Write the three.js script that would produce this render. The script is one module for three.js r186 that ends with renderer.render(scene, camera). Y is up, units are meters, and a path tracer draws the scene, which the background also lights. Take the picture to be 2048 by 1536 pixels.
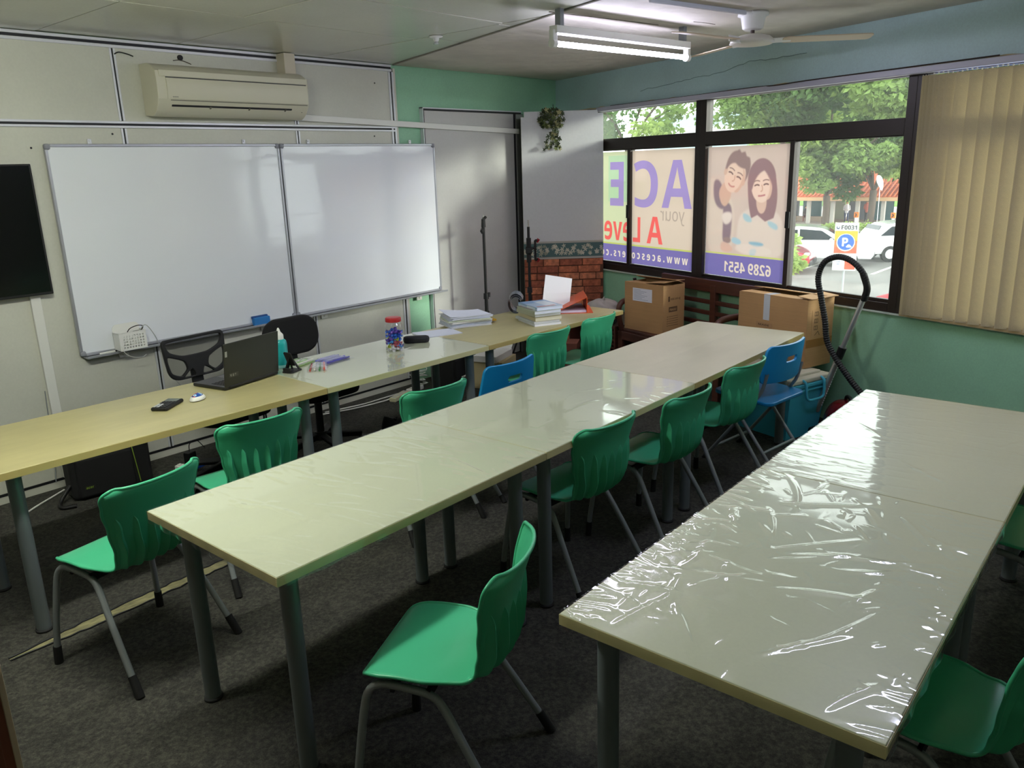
import * as THREE from 'three';
import { RoundedBoxGeometry } from 'three/addons/geometries/RoundedBoxGeometry.js';
import { mergeGeometries } from 'three/addons/utils/BufferGeometryUtils.js';
import { RectAreaLightUniformsLib } from 'three/addons/lights/RectAreaLightUniformsLib.js';
RectAreaLightUniformsLib.init();

// ---------- camera, sky, sun, exposure ----------
const scene = new THREE.Scene();
const camera = new THREE.PerspectiveCamera(2 * Math.atan(768 / 1596.38) * 180 / Math.PI, 4 / 3, 0.05, 400);
camera.position.set(-0.2673, 1.8442, 5.1695);
camera.up.set(0.2193, 0.96398, -0.1505);
camera.lookAt(-0.2673 + 0.72668, 1.8442 - 0.26431, 5.1695 - 0.63409);
scene.background = new THREE.Color(0.97, 0.985, 1.0);
scene.backgroundIntensity = 4.6;
const renderer = new THREE.WebGLRenderer({ antialias: true });
renderer.toneMapping = THREE.LinearToneMapping;
renderer.toneMappingExposure = 1.0;
renderer.shadowMap.enabled = true;
const sun = new THREE.DirectionalLight(0xfffaf0, 4.0);
sun.name = 'sun';
sun.position.set(5 + 23 * 1.2, 17.5 * 1.2, 2 + 96 * 1.2);          // low hazy sun beyond the blind, raking along the window wall
sun.target.position.set(5, 0, 2);
sun.castShadow = true;
Object.assign(sun.shadow.camera, { left: -60, right: 90, top: 45, bottom: -45, near: 1, far: 260 });
sun.shadow.mapSize.set(2048, 2048);
sun.shadow.radius = 18;
scene.add(sun, sun.target);
const TUBE = 60;            // strength of a ceiling tube

// ---------- helpers ----------
let seed = 20240611;
const rnd = () => { seed = (seed + 0x6d2b79f5) | 0; let t = Math.imul(seed ^ (seed >>> 15), 1 | seed); t = (t + Math.imul(t ^ (t >>> 7), 61 | t)) ^ t; return ((t ^ (t >>> 14)) >>> 0) / 4294967296; };
const rr = (a, b) => a + (b - a) * rnd();
const V = (x, y, z) => new THREE.Vector3(x, y, z);
const taken = {};
const numbered = (n) => { if (!(n in taken)) { taken[n] = 0; return n; } taken[n]++; return n + '_' + String(taken[n]).padStart(3, '0'); };
function tag(o, label, category, group) { o.userData.label = label; o.userData.category = category; if (group) o.userData.group = group; return o; }
function thing(name, label, category, [x, y, z] = [0, 0, 0], turn = 0, group) {
  const o = new THREE.Group(); o.name = numbered(name); scene.add(o);
  o.position.set(x, y, z); o.rotation.y = turn;
  return tag(o, label, category, group);
}
function copy(root, [x, y, z], turn, label, name) {
  const r = root.clone(); r.name = numbered(name || root.name); scene.add(r);
  r.position.set(x, y, z); r.rotation.y = turn; r.userData = { ...root.userData };
  if (label) r.userData.label = label;
  return r;
}
function structure(name, label, category = 'wall') { const o = new THREE.Group(); o.name = name; scene.add(o); o.userData = { kind: 'structure', label, category }; return o; }
function part(name, geo, material, parent, label) {
  const g = Array.isArray(geo) ? merge(geo) : geo;
  const m = new THREE.Mesh(g, material); m.name = name; m.castShadow = true; m.receiveShadow = true; parent.add(m);
  if (label) m.userData.label = label;
  return m;
}
function plain(g) {
  let a = g.index ? g.toNonIndexed() : g;
  const out = new THREE.BufferGeometry();
  out.setAttribute('position', a.attributes.position);
  if (!a.attributes.normal) a.computeVertexNormals();
  out.setAttribute('normal', a.attributes.normal);
  out.setAttribute('uv', a.attributes.uv || new THREE.BufferAttribute(new Float32Array(a.attributes.position.count * 2), 2));
  if (a.attributes.color) out.setAttribute('color', a.attributes.color);
  return out;
}
const merge = (list) => mergeGeometries(list.map(plain));
// texture coordinates in metres, by the way each face points
function metres(g, k = 1) {
  const a = plain(g), p = a.attributes.position, n = a.attributes.normal, uv = new Float32Array(p.count * 2);
  for (let i = 0; i < p.count; i += 3) {
    let nx = 0, ny = 0, nz = 0;
    for (let j = 0; j < 3; j++) { nx += Math.abs(n.getX(i + j)); ny += Math.abs(n.getY(i + j)); nz += Math.abs(n.getZ(i + j)); }
    for (let j = 0; j < 3; j++) {
      const x = p.getX(i + j), y = p.getY(i + j), z = p.getZ(i + j);
      const [u, v] = ny >= nx && ny >= nz ? [x, z] : nx >= nz ? [z, y] : [x, y];
      uv[(i + j) * 2] = u * k; uv[(i + j) * 2 + 1] = v * k;
    }
  }
  a.setAttribute('uv', new THREE.BufferAttribute(uv, 2));
  return a;
}
function box(x0, x1, y0, y1, z0, z1, r = 0) {
  const w = x1 - x0, h = y1 - y0, d = z1 - z0;
  const g = r > 0 ? new RoundedBoxGeometry(w, h, d, 2, Math.min(r, w / 2.01, h / 2.01, d / 2.01)) : new THREE.BoxGeometry(w, h, d);
  g.translate((x0 + x1) / 2, (y0 + y1) / 2, (z0 + z1) / 2);
  return g;
}
function rod(a, b, r0, r1 = r0, seg = 12, open = false) {
  const A = V(...a), B = V(...b), d = B.clone().sub(A), g = new THREE.CylinderGeometry(r1, r0, d.length(), seg, 1, open);
  g.translate(0, d.length() / 2, 0);
  g.applyQuaternion(new THREE.Quaternion().setFromUnitVectors(V(0, 1, 0), d.clone().normalize()));
  return g.translate(A.x, A.y, A.z);
}
function bar(a, b, w, t, r = 0) { // rectangular bar from a to b
  const A = V(...a), B = V(...b), d = B.clone().sub(A), L = d.length(), g = box(-w / 2, w / 2, 0, L, -t / 2, t / 2, r);
  g.applyQuaternion(new THREE.Quaternion().setFromUnitVectors(V(0, 1, 0), d.normalize()));
  return g.translate(A.x, A.y, A.z);
}
const tube = (pts, r, n = 40, seg = 8, tension = 0.5) => new THREE.TubeGeometry(new THREE.CatmullRomCurve3(pts.map((p) => V(...p)), false, 'catmullrom', tension), n, r, seg, false);
const lathe = (pts, seg = 28) => new THREE.LatheGeometry(pts.map(([x, y]) => new THREE.Vector2(x, y)), seg);
const at = (g, x, y, z, ry = 0, rx = 0, rz = 0) => { g.applyMatrix4(new THREE.Matrix4().makeRotationFromEuler(new THREE.Euler(rx, ry, rz, 'YXZ'))); return g.translate(x, y, z); };
// surface from a grid of points f(u, v), given thickness, closed all round
function shell(f, nu, nv, th) {
  const P = [], N = [];
  const e = 1e-3;
  for (let j = 0; j <= nv; j++) for (let i = 0; i <= nu; i++) {
    const u = i / nu, v = j / nv, p = f(u, v);
    const du = f(Math.min(1, u + e), v).sub(f(Math.max(0, u - e), v)), dv = f(u, Math.min(1, v + e)).sub(f(u, Math.max(0, v - e)));
    P.push(p); N.push(du.cross(dv).normalize());
  }
  const pos = [], idx = [], W = nu + 1, M = P.length;
  for (const s of [1, -1]) for (let k = 0; k < M; k++) { const q = P[k].clone().addScaledVector(N[k], s * th / 2); pos.push(q.x, q.y, q.z); }
  const quad = (a, b, c, d) => idx.push(a, b, c, a, c, d);
  for (let j = 0; j < nv; j++) for (let i = 0; i < nu; i++) {
    const a = j * W + i, b = a + 1, c = a + W + 1, d = a + W;
    quad(a, b, c, d); quad(M + a, M + d, M + c, M + b);
  }
  const edge = (a, b) => quad(a, M + a, M + b, b);
  for (let i = 0; i < nu; i++) { edge(i, i + 1); edge(nv * W + i + 1, nv * W + i); }
  for (let j = 0; j < nv; j++) { edge((j + 1) * W, j * W); edge(j * W + nu, (j + 1) * W + nu); }
  const g = new THREE.BufferGeometry();
  g.setAttribute('position', new THREE.Float32BufferAttribute(pos, 3)); g.setIndex(idx);
  g.computeVertexNormals();
  return g;
}
function prism(pts, y0, y1, bevel = 0) { // outline in x, z raised from y0 to y1
  const s = new THREE.Shape(pts.map(([x, z]) => new THREE.Vector2(x, -z)));
  const g = new THREE.ExtrudeGeometry(s, { depth: y1 - y0 - 2 * bevel, bevelEnabled: bevel > 0, bevelThickness: bevel, bevelSize: bevel, bevelOffset: -bevel, bevelSegments: 2, curveSegments: 10 });
  g.rotateX(-Math.PI / 2); return g.translate(0, y0 + bevel, 0);
}
function slab(shape, depth, bevel = 0) { // a Shape in x, y given thickness along z
  return new THREE.ExtrudeGeometry(shape, { depth: depth - 2 * bevel, bevelEnabled: bevel > 0, bevelThickness: bevel, bevelSize: bevel, bevelOffset: -bevel, bevelSegments: 2, curveSegments: 12 }).translate(0, 0, bevel);
}
function roundRect(w, h, r, x = 0, y = 0) {
  const s = new THREE.Shape(); const a = x - w / 2, b = y - h / 2;
  s.moveTo(a + r, b); s.lineTo(a + w - r, b); s.absarc(a + w - r, b + r, r, -Math.PI / 2, 0); s.lineTo(a + w, b + h - r); s.absarc(a + w - r, b + h - r, r, 0, Math.PI / 2);
  s.lineTo(a + r, b + h); s.absarc(a + r, b + h - r, r, Math.PI / 2, Math.PI); s.lineTo(a, b + r); s.absarc(a + r, b + r, r, Math.PI, 1.5 * Math.PI);
  return s;
}

// ---------- textures ----------
function lattice(n, s) { const a = new Float32Array(n * n); let q = s; for (let i = 0; i < a.length; i++) { q = (Math.imul(q, 1664525) + 1013904223) | 0; a[i] = (q >>> 8) / 16777216; } return a; }
const L256 = lattice(256, 77);
function noise(x, y, period = 256) {
  const xi = Math.floor(x), yi = Math.floor(y), fx = x - xi, fy = y - yi, w = (t) => t * t * (3 - 2 * t);
  const g = (i, j) => L256[(((j % period) + period) % period) * 256 + (((i % period) + period) % period)];
  const a = w(fx), b = w(fy);
  return (g(xi, yi) * (1 - a) + g(xi + 1, yi) * a) * (1 - b) + (g(xi, yi + 1) * (1 - a) + g(xi + 1, yi + 1) * a) * b;
}
const fbm = (x, y, p = 256, o = 4) => { let s = 0, k = 0.5, q = 1; for (let i = 0; i < o; i++) { s += k * noise(x * q, y * q, Math.min(256, p * q)); k /= 2; q *= 2; } return s / (1 - k * 2 + k); };
function dataTexture(n, f, color = true, repeat = 1) { // f(u, v) -> [r, g, b] 0..255 or a number
  const d = new Uint8Array(n * n * 4);
  for (let j = 0; j < n; j++) for (let i = 0; i < n; i++) {
    const c = f(i / n, j / n), k = (j * n + i) * 4;
    if (typeof c === 'number') d[k] = d[k + 1] = d[k + 2] = Math.max(0, Math.min(255, c)); else for (let q = 0; q < 3; q++) d[k + q] = Math.max(0, Math.min(255, c[q]));
    d[k + 3] = 255;
  }
  const t = new THREE.DataTexture(d, n, n); t.wrapS = t.wrapT = THREE.RepeatWrapping; t.magFilter = THREE.LinearFilter; t.minFilter = THREE.LinearFilter;
  t.repeat.set(repeat, repeat);
  if (color) t.colorSpace = THREE.SRGBColorSpace;
  t.needsUpdate = true; return t;
}
function canvasTexture(w, h, draw) {
  const c = document.createElement('canvas'); c.width = w; c.height = h; const x = c.getContext('2d'); draw(x, w, h);
  const t = new THREE.CanvasTexture(c); t.colorSpace = THREE.SRGBColorSpace; return t;
}
const S = (color, roughness = 0.6, o = {}) => new THREE.MeshPhysicalMaterial({ color, roughness, ...o });
const tint = (n, [r, g, b], amount, grain, fx = 6, fy = 6, rep = 1) => dataTexture(n, (u, v) => {
  const k = 1 + amount * (fbm(u * fx, v * fy, Math.max(fx, 1), 4) - 0.5) * 2 + grain * (L256[((Math.floor(v * n) * 7919 + Math.floor(u * n) * 104729) >>> 0) % 65536] - 0.5) * 2;
  return [r * k, g * k, b * k];
}, true, rep);

const carpetMap = dataTexture(512, (u, v) => {
  const i = Math.floor(u * 512), j = Math.floor(v * 512), s = L256[((j * 7919 + i * 104729) >>> 0) % 65536];
  const k = 0.72 + 0.5 * s + 0.5 * (fbm(u * 8, v * 8, 8) - 0.5) + 0.55 * (noise(u * 128, v * 128, 128) - 0.5);
  return [57 * k, 56 * k, 50 * k];
}, true, 0.7);
const carpetBump = dataTexture(512, (u, v) => 255 * (0.5 * noise(u * 256, v * 256, 256) + 0.5 * L256[((Math.floor(v * 512) * 3571 + Math.floor(u * 512) * 7907) >>> 0) % 65536]), false, 0.7);
const tanMap = dataTexture(512, (u, v) => { const k = 1 + 0.13 * (fbm(u * 3, v * 12, 3) - 0.5) + 0.05 * (fbm(u * 8, v * 64, 8) - 0.5) + 0.05 * (fbm(u * 5 + 9, v * 5, 5) - 0.5); return [180 * k, 172 * k, 124 * k]; }, true, 0.8);
const cardMap = dataTexture(256, (u, v) => { const k = 1 + 0.08 * (fbm(u * 4, v * 4, 4) - 0.5) + 0.05 * (noise(u * 2, v * 128, 128) - 0.5); return [178 * k, 138 * k, 92 * k]; }, true, 2);
const woodMap = dataTexture(256, (u, v) => { const k = 1 + 0.5 * (fbm(u * 2, v * 24, 2) - 0.5); return [84 * k, 46 * k, 33 * k]; }, true, 2);
const plasterMap = dataTexture(512, (u, v) => { const k = 1 + 0.16 * (fbm(u * 5, v * 9, 5) - 0.5) + 0.06 * (fbm(u * 32, v * 32, 32) - 0.5); return [204 * k, 198 * k, 186 * k]; }, true, 0.45);
const plasterBump = dataTexture(512, (u, v) => 255 * fbm(u * 10, v * 22, 10, 5), false, 0.45);

const M = {
  carpet: S(0xffffff, 0.97, { map: carpetMap, bumpMap: carpetBump, bumpScale: 0.003 }),
  panelWhite: S(0xffffff, 0.45, { map: tint(256, [206, 206, 194], 0.05, 0.01, 4, 4, 0.5) }),
  tile: S(0xffffff, 0.2, { map: tint(256, [205, 205, 190], 0.05, 0.01, 3, 3, 0.5) }),
  plaster: S(0xffffff, 0.7, { map: plasterMap, bumpMap: plasterBump, bumpScale: 0.012 }),
  green: S(0xffffff, 0.55, { map: tint(256, [150, 200, 166], 0.05, 0.02, 5, 5, 0.6) }),
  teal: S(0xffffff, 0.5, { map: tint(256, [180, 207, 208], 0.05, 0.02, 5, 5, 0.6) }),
  wall: S(0xc9cbb8, 0.7),
  alu: S(0xdcdde2, 0.35, { metalness: 0.25 }),
  dark: S(0x15161a, 0.5),
  black: S(0x0c0c0d, 0.55),
  blackSoft: S(0x101012, 0.9),
  bronze: S(0x2a211c, 0.42, { metalness: 0.2 }),
  white: S(0xe6e6e0, 0.45),
  acWhite: S(0xd3cfba, 0.42),
  grey: S(0x8a8f92, 0.4),
  legGrey: S(0x6a7274, 0.38, { metalness: 0.15 }),
  tubeGrey: S(0x8d9395, 0.35, { metalness: 0.3 }),
  rubber: S(0x0a0a0a, 0.7),
  chairGreen: S(0x46b587, 0.33),
  blue: S(0x1487c4, 0.34),
  tan: S(0xffffff, 0.36, { map: tanMap }),
  tanEdge: S(0xb9a468, 0.45),
  cream: S(0xffffff, 0.4, { map: tint(256, [194, 199, 173], 0.03, 0.008, 3, 3, 0.7) }),
  creamEdge: S(0xcfc692, 0.45),
  creamGrey: S(0xffffff, 0.36, { map: tint(256, [188, 184, 160], 0.05, 0.01, 4, 10, 0.8) }),
  film: S(0xffffff, 0.06, { transmission: 1, thickness: 0, ior: 1.5 }),
  clear: S(0xffffff, 0.04, { transmission: 1, thickness: 0, ior: 1.45 }),
  glass: S(0xf6fbf8, 0.13, { transmission: 1, thickness: 0, ior: 1.5 }),
  board: S(0xf0f1f4, 0.1),
  card: S(0xffffff, 0.8, { map: cardMap }),
  wood: S(0xffffff, 0.42, { map: woodMap }),
  paper: S(0xe9ebf2, 0.8),
  steel: S(0xb9b9b6, 0.22, { metalness: 0.9 }),
};
const WX = 6.4854, WT = -1.90006;                                   // foot of the window wall and its turn: local x along the wall, z into the room
const wx = (z) => 6.4854 - 0.34179 * z;
const wallPoint = (s, off) => [WX - 0.32342 * s - 0.94626 * off, 0.94626 * s - 0.32342 * off];   // [x, z] of a place along the wall

// ================= THE SETTING =================
const roomPts = [[-2.6, -0.25], [6.8, -0.25], [wx(7.4) + 0.2, 7.4], [-2.6, 7.4]];
{
  const f = structure('floor', 'dark grey speckled carpet floor with a worn seam', 'floor');
  part('carpet', metres(prism(roomPts, -0.12, 0)), M.carpet, f);
  // worn seam where the carpet edge has opened
  const seam = S(0xffffff, 0.85, { map: dataTexture(128, (u, v) => { const k = 0.55 + 0.6 * fbm(u * 6, v * 20, 6); return [150 * k, 144 * k, 104 * k]; }, true, 4) });
  const top = [], bot = [];
  for (let i = 0; i <= 40; i++) { const x = 0.5 + i * 0.0375 * 1.0, z = 1.80 - 0.055 * (x - 0.5); const w = 0.03 * Math.min(1, (x - 0.45) / 0.35) * (0.75 + 0.5 * rnd()); top.push([x, z - w]); bot.unshift([x, z + w * 0.9]); }
  part('worn_seam', metres(prism([...top, ...bot], 0, 0.004), 1), seam, f, 'worn yellowish seam strip in the carpet');
  const lip = top.map(([x, z]) => [x, 0.005, z - 0.006]);
  part('carpet_edge', tube(lip, 0.005, 80, 5), M.dark, f);
  part('carpet_edge', tube(bot.map(([x, z]) => [x, 0.004, z + 0.004]), 0.004, 80, 5), M.dark, f);
}
{
  const w = structure('wall_front', 'front wall of white partition panels in aluminium strips beside mint green plaster');
  part('plaster', metres(box(-2.6, 6.9, -0.12, 2.9, -0.25, -0.03)), M.green, w, 'mint green plaster');
  const xs = [-2.4, -1.69, -0.43, 0.83, 2.09, 3.355, 4.295], ys = [0.0, 2.155, 2.632];
  for (let i = 0; i < xs.length - 1; i++) for (let j = 0; j < 2; j++) part('panel', metres(box(xs[i] + 0.002, xs[i + 1] - 0.002, ys[j] + 0.002, ys[j + 1] - 0.002, -0.03, 0)), M.panelWhite, w);
  const strip = (x0, x1, y0, y1) => { // white channel with a dark groove along it
    const h = x1 - x0 > y1 - y0, a = 0.34, e = h ? (y1 - y0) * a : (x1 - x0) * a;
    if (h) { part('aluminium_strip', [box(x0, x1, y0, y0 + e, -0.005, 0.012, 0.002), box(x0, x1, y1 - e, y1, -0.005, 0.012, 0.002)], M.alu, w); part('strip_groove', box(x0, x1, y0 + e, y1 - e, -0.005, 0.004), M.dark, w); }
    else { part('aluminium_strip', [box(x0, x0 + e, y0, y1, -0.005, 0.011, 0.002), box(x1 - e, x1, y0, y1, -0.005, 0.011, 0.002)], M.alu, w); part('strip_groove', box(x0 + e, x1 - e, y0, y1, -0.005, 0.0035), M.dark, w); }
  };
  strip(-2.4, 4.295, 2.135, 2.175); strip(-2.4, 4.295, 2.595, 2.646);
  for (const x of [-1.69, -0.43, 0.83, 2.09, 3.355]) { strip(x - 0.017, x + 0.017, 0.06, 2.133); strip(x - 0.017, x + 0.017, 2.177, 2.593); }
  strip(4.262, 4.312, 0.06, 2.593);
  part('white_edge', box(4.312, 4.335, 0, 2.62, -0.03, 0.006), M.panelWhite, w);
  part('skirting_strip', box(-2.4, 4.33, 0.045, 0.06, -0.005, 0.008), M.dark, w, 'dark line above the skirting');
  part('skirting', box(-2.4, 4.33, 0, 0.045, -0.005, 0.006), M.panelWhite, w);
  for (const [x, y] of [[2.1, 2.05], [1.55, 2.02], [4.12, 2.5], [4.08, 2.1], [2.02, 2.1]]) part('screw_hole', rod([x, y, -0.001], [x, y, 0.0025], 0.006, 0.006, 10), M.dark, w);
}
{
  const d = structure('door_1', 'grey flush panel door with a dark edged frame in the green wall', 'door');
  part('door_panel', metres(box(4.63, 5.79, 0.01, 2.31, -0.03, 0.004, 0.002)), S(0xffffff, 0.5, { map: tint(256, [196, 195, 192], 0.07, 0.01, 3, 6, 0.5) }), d);
  part('frame_strip', [box(4.611, 4.617, 0, 2.335, -0.03, 0.012)], M.alu, d);
  part('frame_groove', [box(4.617, 4.63, 0, 2.335, -0.03, 0.008), box(4.63, 5.9, 2.312, 2.326, -0.03, 0.008)], M.dark, d);
  part('frame_strip', [box(4.611, 5.9, 2.326, 2.335, -0.03, 0.012)], M.alu, d);
  part('frame_groove', box(5.79, 5.812, 0, 2.31, -0.03, 0.006), M.dark, d);
  part('frame_post', box(5.812, 5.91, 0, 2.31, -0.03, 0.02, 0.003), S(0x777876, 0.4, { metalness: 0.3 }), d);
}
{ // window wall, laid out along the wall
  const w = structure('wall_right', 'window wall, teal above the windows and green below them');
  w.position.set(WX, 0, 0); w.rotation.y = WT;
  part('lower_wall', metres(box(-0.3, 8.1, -0.12, 0.832, -0.2, 0)), M.green, w, 'green plaster below the window sill');
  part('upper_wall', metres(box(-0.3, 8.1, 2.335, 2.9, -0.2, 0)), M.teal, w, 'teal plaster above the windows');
  part('pier', metres(box(-0.3, 0.15, 0.832, 2.335, -0.2, 0)), M.green, w);
  part('pier', metres(box(5.7, 8.1, 0.832, 2.335, -0.2, 0)), M.green, w);
  part('sill', box(0.15, 5.7, 0.832, 0.842, -0.01, 0.025, 0.003), S(0xbfcabd, 0.5), w, 'pale painted sill edge');
  const crack = []; let y = 2.43;
  for (let i = 0; i <= 34; i++) { crack.push([1.3 + i * 0.052, y, 0.0006]); y += i > 18 && i < 24 ? rr(0.0, 0.022) : rr(-0.009, 0.01); }
  part('crack', tube(crack, 0.0014, 120, 4, 0.1), S(0x3b565c, 0.9), w, 'thin crack in the teal plaster');
  const rough = []; for (let i = 0; i <= 60; i++) rough.push([0.2 + i * 0.09, 2.337 + rr(-0.004, 0.006), 0.004]);
  part('broken_plaster_edge', tube(rough, 0.006, 160, 5, 0.2), S(0xc8b48c, 0.9), w, 'broken cream plaster edge over the blind rail');
}
function windowUnit(n, a, b, sub, label) {
  const w = structure('window_' + n, label, 'window');
  w.position.set(WX, 0, 0); w.rotation.y = WT;
  const f = (x0, x1, y0, y1, z0 = -0.075, z1 = 0) => part('frame_bar', box(x0, x1, y0, y1, z0, z1, 0.003), M.bronze, w);
  f(a, a + 0.06, 0.842, 2.335); f(b - 0.06, b, 0.842, 2.335);
  f(a + 0.06, b - 0.06, 0.842, 0.9); f(a + 0.06, b - 0.06, 1.955, 2.055); f(a + 0.06, b - 0.06, 2.295, 2.335);
  f(sub - 0.02, sub + 0.02, 0.9, 1.955, -0.07, -0.008);
  f(a + 0.06, b - 0.06, 0.9, 0.922, -0.055, -0.02); f(a + 0.06, b - 0.06, 1.945, 1.955, -0.055, -0.02);
  part('lock', box(sub - 0.018, sub + 0.018, 1.34, 1.46, -0.008, 0.006, 0.004), M.black, w);
  const p = (x0, x1, y0, y1) => part('pane', box(x0, x1, y0, y1, -0.04, -0.039), M.glass, w);
  p(a + 0.06, sub - 0.02, 0.922, 1.945); p(sub + 0.02, b - 0.06, 0.922, 1.945); p(a + 0.06, b - 0.06, 2.055, 2.295);
  return w;
}
windowUnit(1, 0.15, 2.06, 1.135, 'dark framed sliding window behind the reversed lettering film');
windowUnit(2, 2.06, 3.91, 2.985, 'dark framed sliding window with a portrait film on one pane');
windowUnit(3, 3.91, 5.7, 4.8, 'dark framed window behind the vertical blind');

{ // ceiling
  const c = structure('ceiling', 'ceiling of flat pale tiles meeting rough plaster along a slanted edge', 'ceiling');
  const clip = (poly) => { const out = [], d = (p) => 4.305 - 0.342 * p[1] - p[0]; for (let i = 0; i < poly.length; i++) { const a = poly[i], b = poly[(i + 1) % poly.length], da = d(a), db = d(b); if (da >= 0) out.push(a); if ((da >= 0) !== (db >= 0)) { const t = da / (da - db); out.push([a[0] + (b[0] - a[0]) * t, a[1] + (b[1] - a[1]) * t]); } } return out; };
  const tile = (x0, x1, z0, z1) => {
    const q = clip([[x0 + 0.0045, z0 + 0.0045], [x1 - 0.0045, z0 + 0.0045], [x1 - 0.0045, z1 - 0.0045], [x0 + 0.0045, z1 - 0.0045]]);
    if (q.length < 3) return;
    const dy = rr(0, 0.0025);
    part('ceiling_tile', metres(prism(q, 2.648 + dy, 2.66 + dy)), M.tile, c);
  };
  const cols = (xs, zs) => { for (let i = 0; i < xs.length - 1; i++) for (let j = 0; j < zs.length - 1; j++) tile(xs[i], xs[i + 1], zs[j], zs[j + 1]); };
  cols([-2.4, -1.6, -0.8, 0.03, 0.85, 1.675, 2.5], [0, 1.075]);
  cols([2.5, 3.577], [0, 1.07]);
  cols([3.577, 4.4], [0, 0.505, 1.17, 1.8, 2.5]);
  cols([2.33, 3.577], [1.075, 1.835, 2.6, 3.36, 4.12, 4.88, 5.64, 6.4, 7.2]);
  cols([-2.4, -1.38, -0.14, 1.09, 2.33], [1.075, 1.835, 2.6, 3.36, 4.12, 4.88, 5.64, 6.4, 7.2]);
  part('tile_backing', box(-2.4, 4.4, 2.664, 2.668, 0, 7.2), M.dark, c);
  const e = (z) => 4.313 - 0.342 * z;
  part('plaster_soffit', metres(prism([[e(0), 0], [wx(0), 0], [wx(7.2), 7.2], [e(7.2), 7.2]], 2.646, 2.72)), M.plaster, c, 'rough grey white plaster soffit');
  part('roof_slab', prism(roomPts, 2.73, 2.95), M.wall, c);
  part('edge_bead', tube([[e(0.02), 2.645, 0.02], [e(3), 2.646, 3], [e(7), 2.645, 7]], 0.006, 20, 6), S(0x8d8a80, 0.8), c);
  const L = (a, b) => part('plaster_crack', tube([a, [(a[0] + b[0]) / 2, 2.6455, (a[2] + b[2]) / 2 + 0.006], b], 0.0022, 20, 4), S(0x5c5548, 0.9), c);
  L([3.48, 2.6455, 2.25], [4.35, 2.6455, 2.42]); L([4.42, 2.6455, 2.62], [4.62, 2.6455, 2.66]);
}
{
  const l = structure('wall_left', 'plain pale side wall'); part('plaster', box(-2.6, -2.4, -0.12, 2.9, -0.25, 7.4), M.wall, l);
  const b = structure('wall_back', 'plain pale rear wall'); part('plaster', box(-2.6, 4.4, -0.12, 2.9, 7.2, 7.4), M.wall, b);
}
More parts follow.
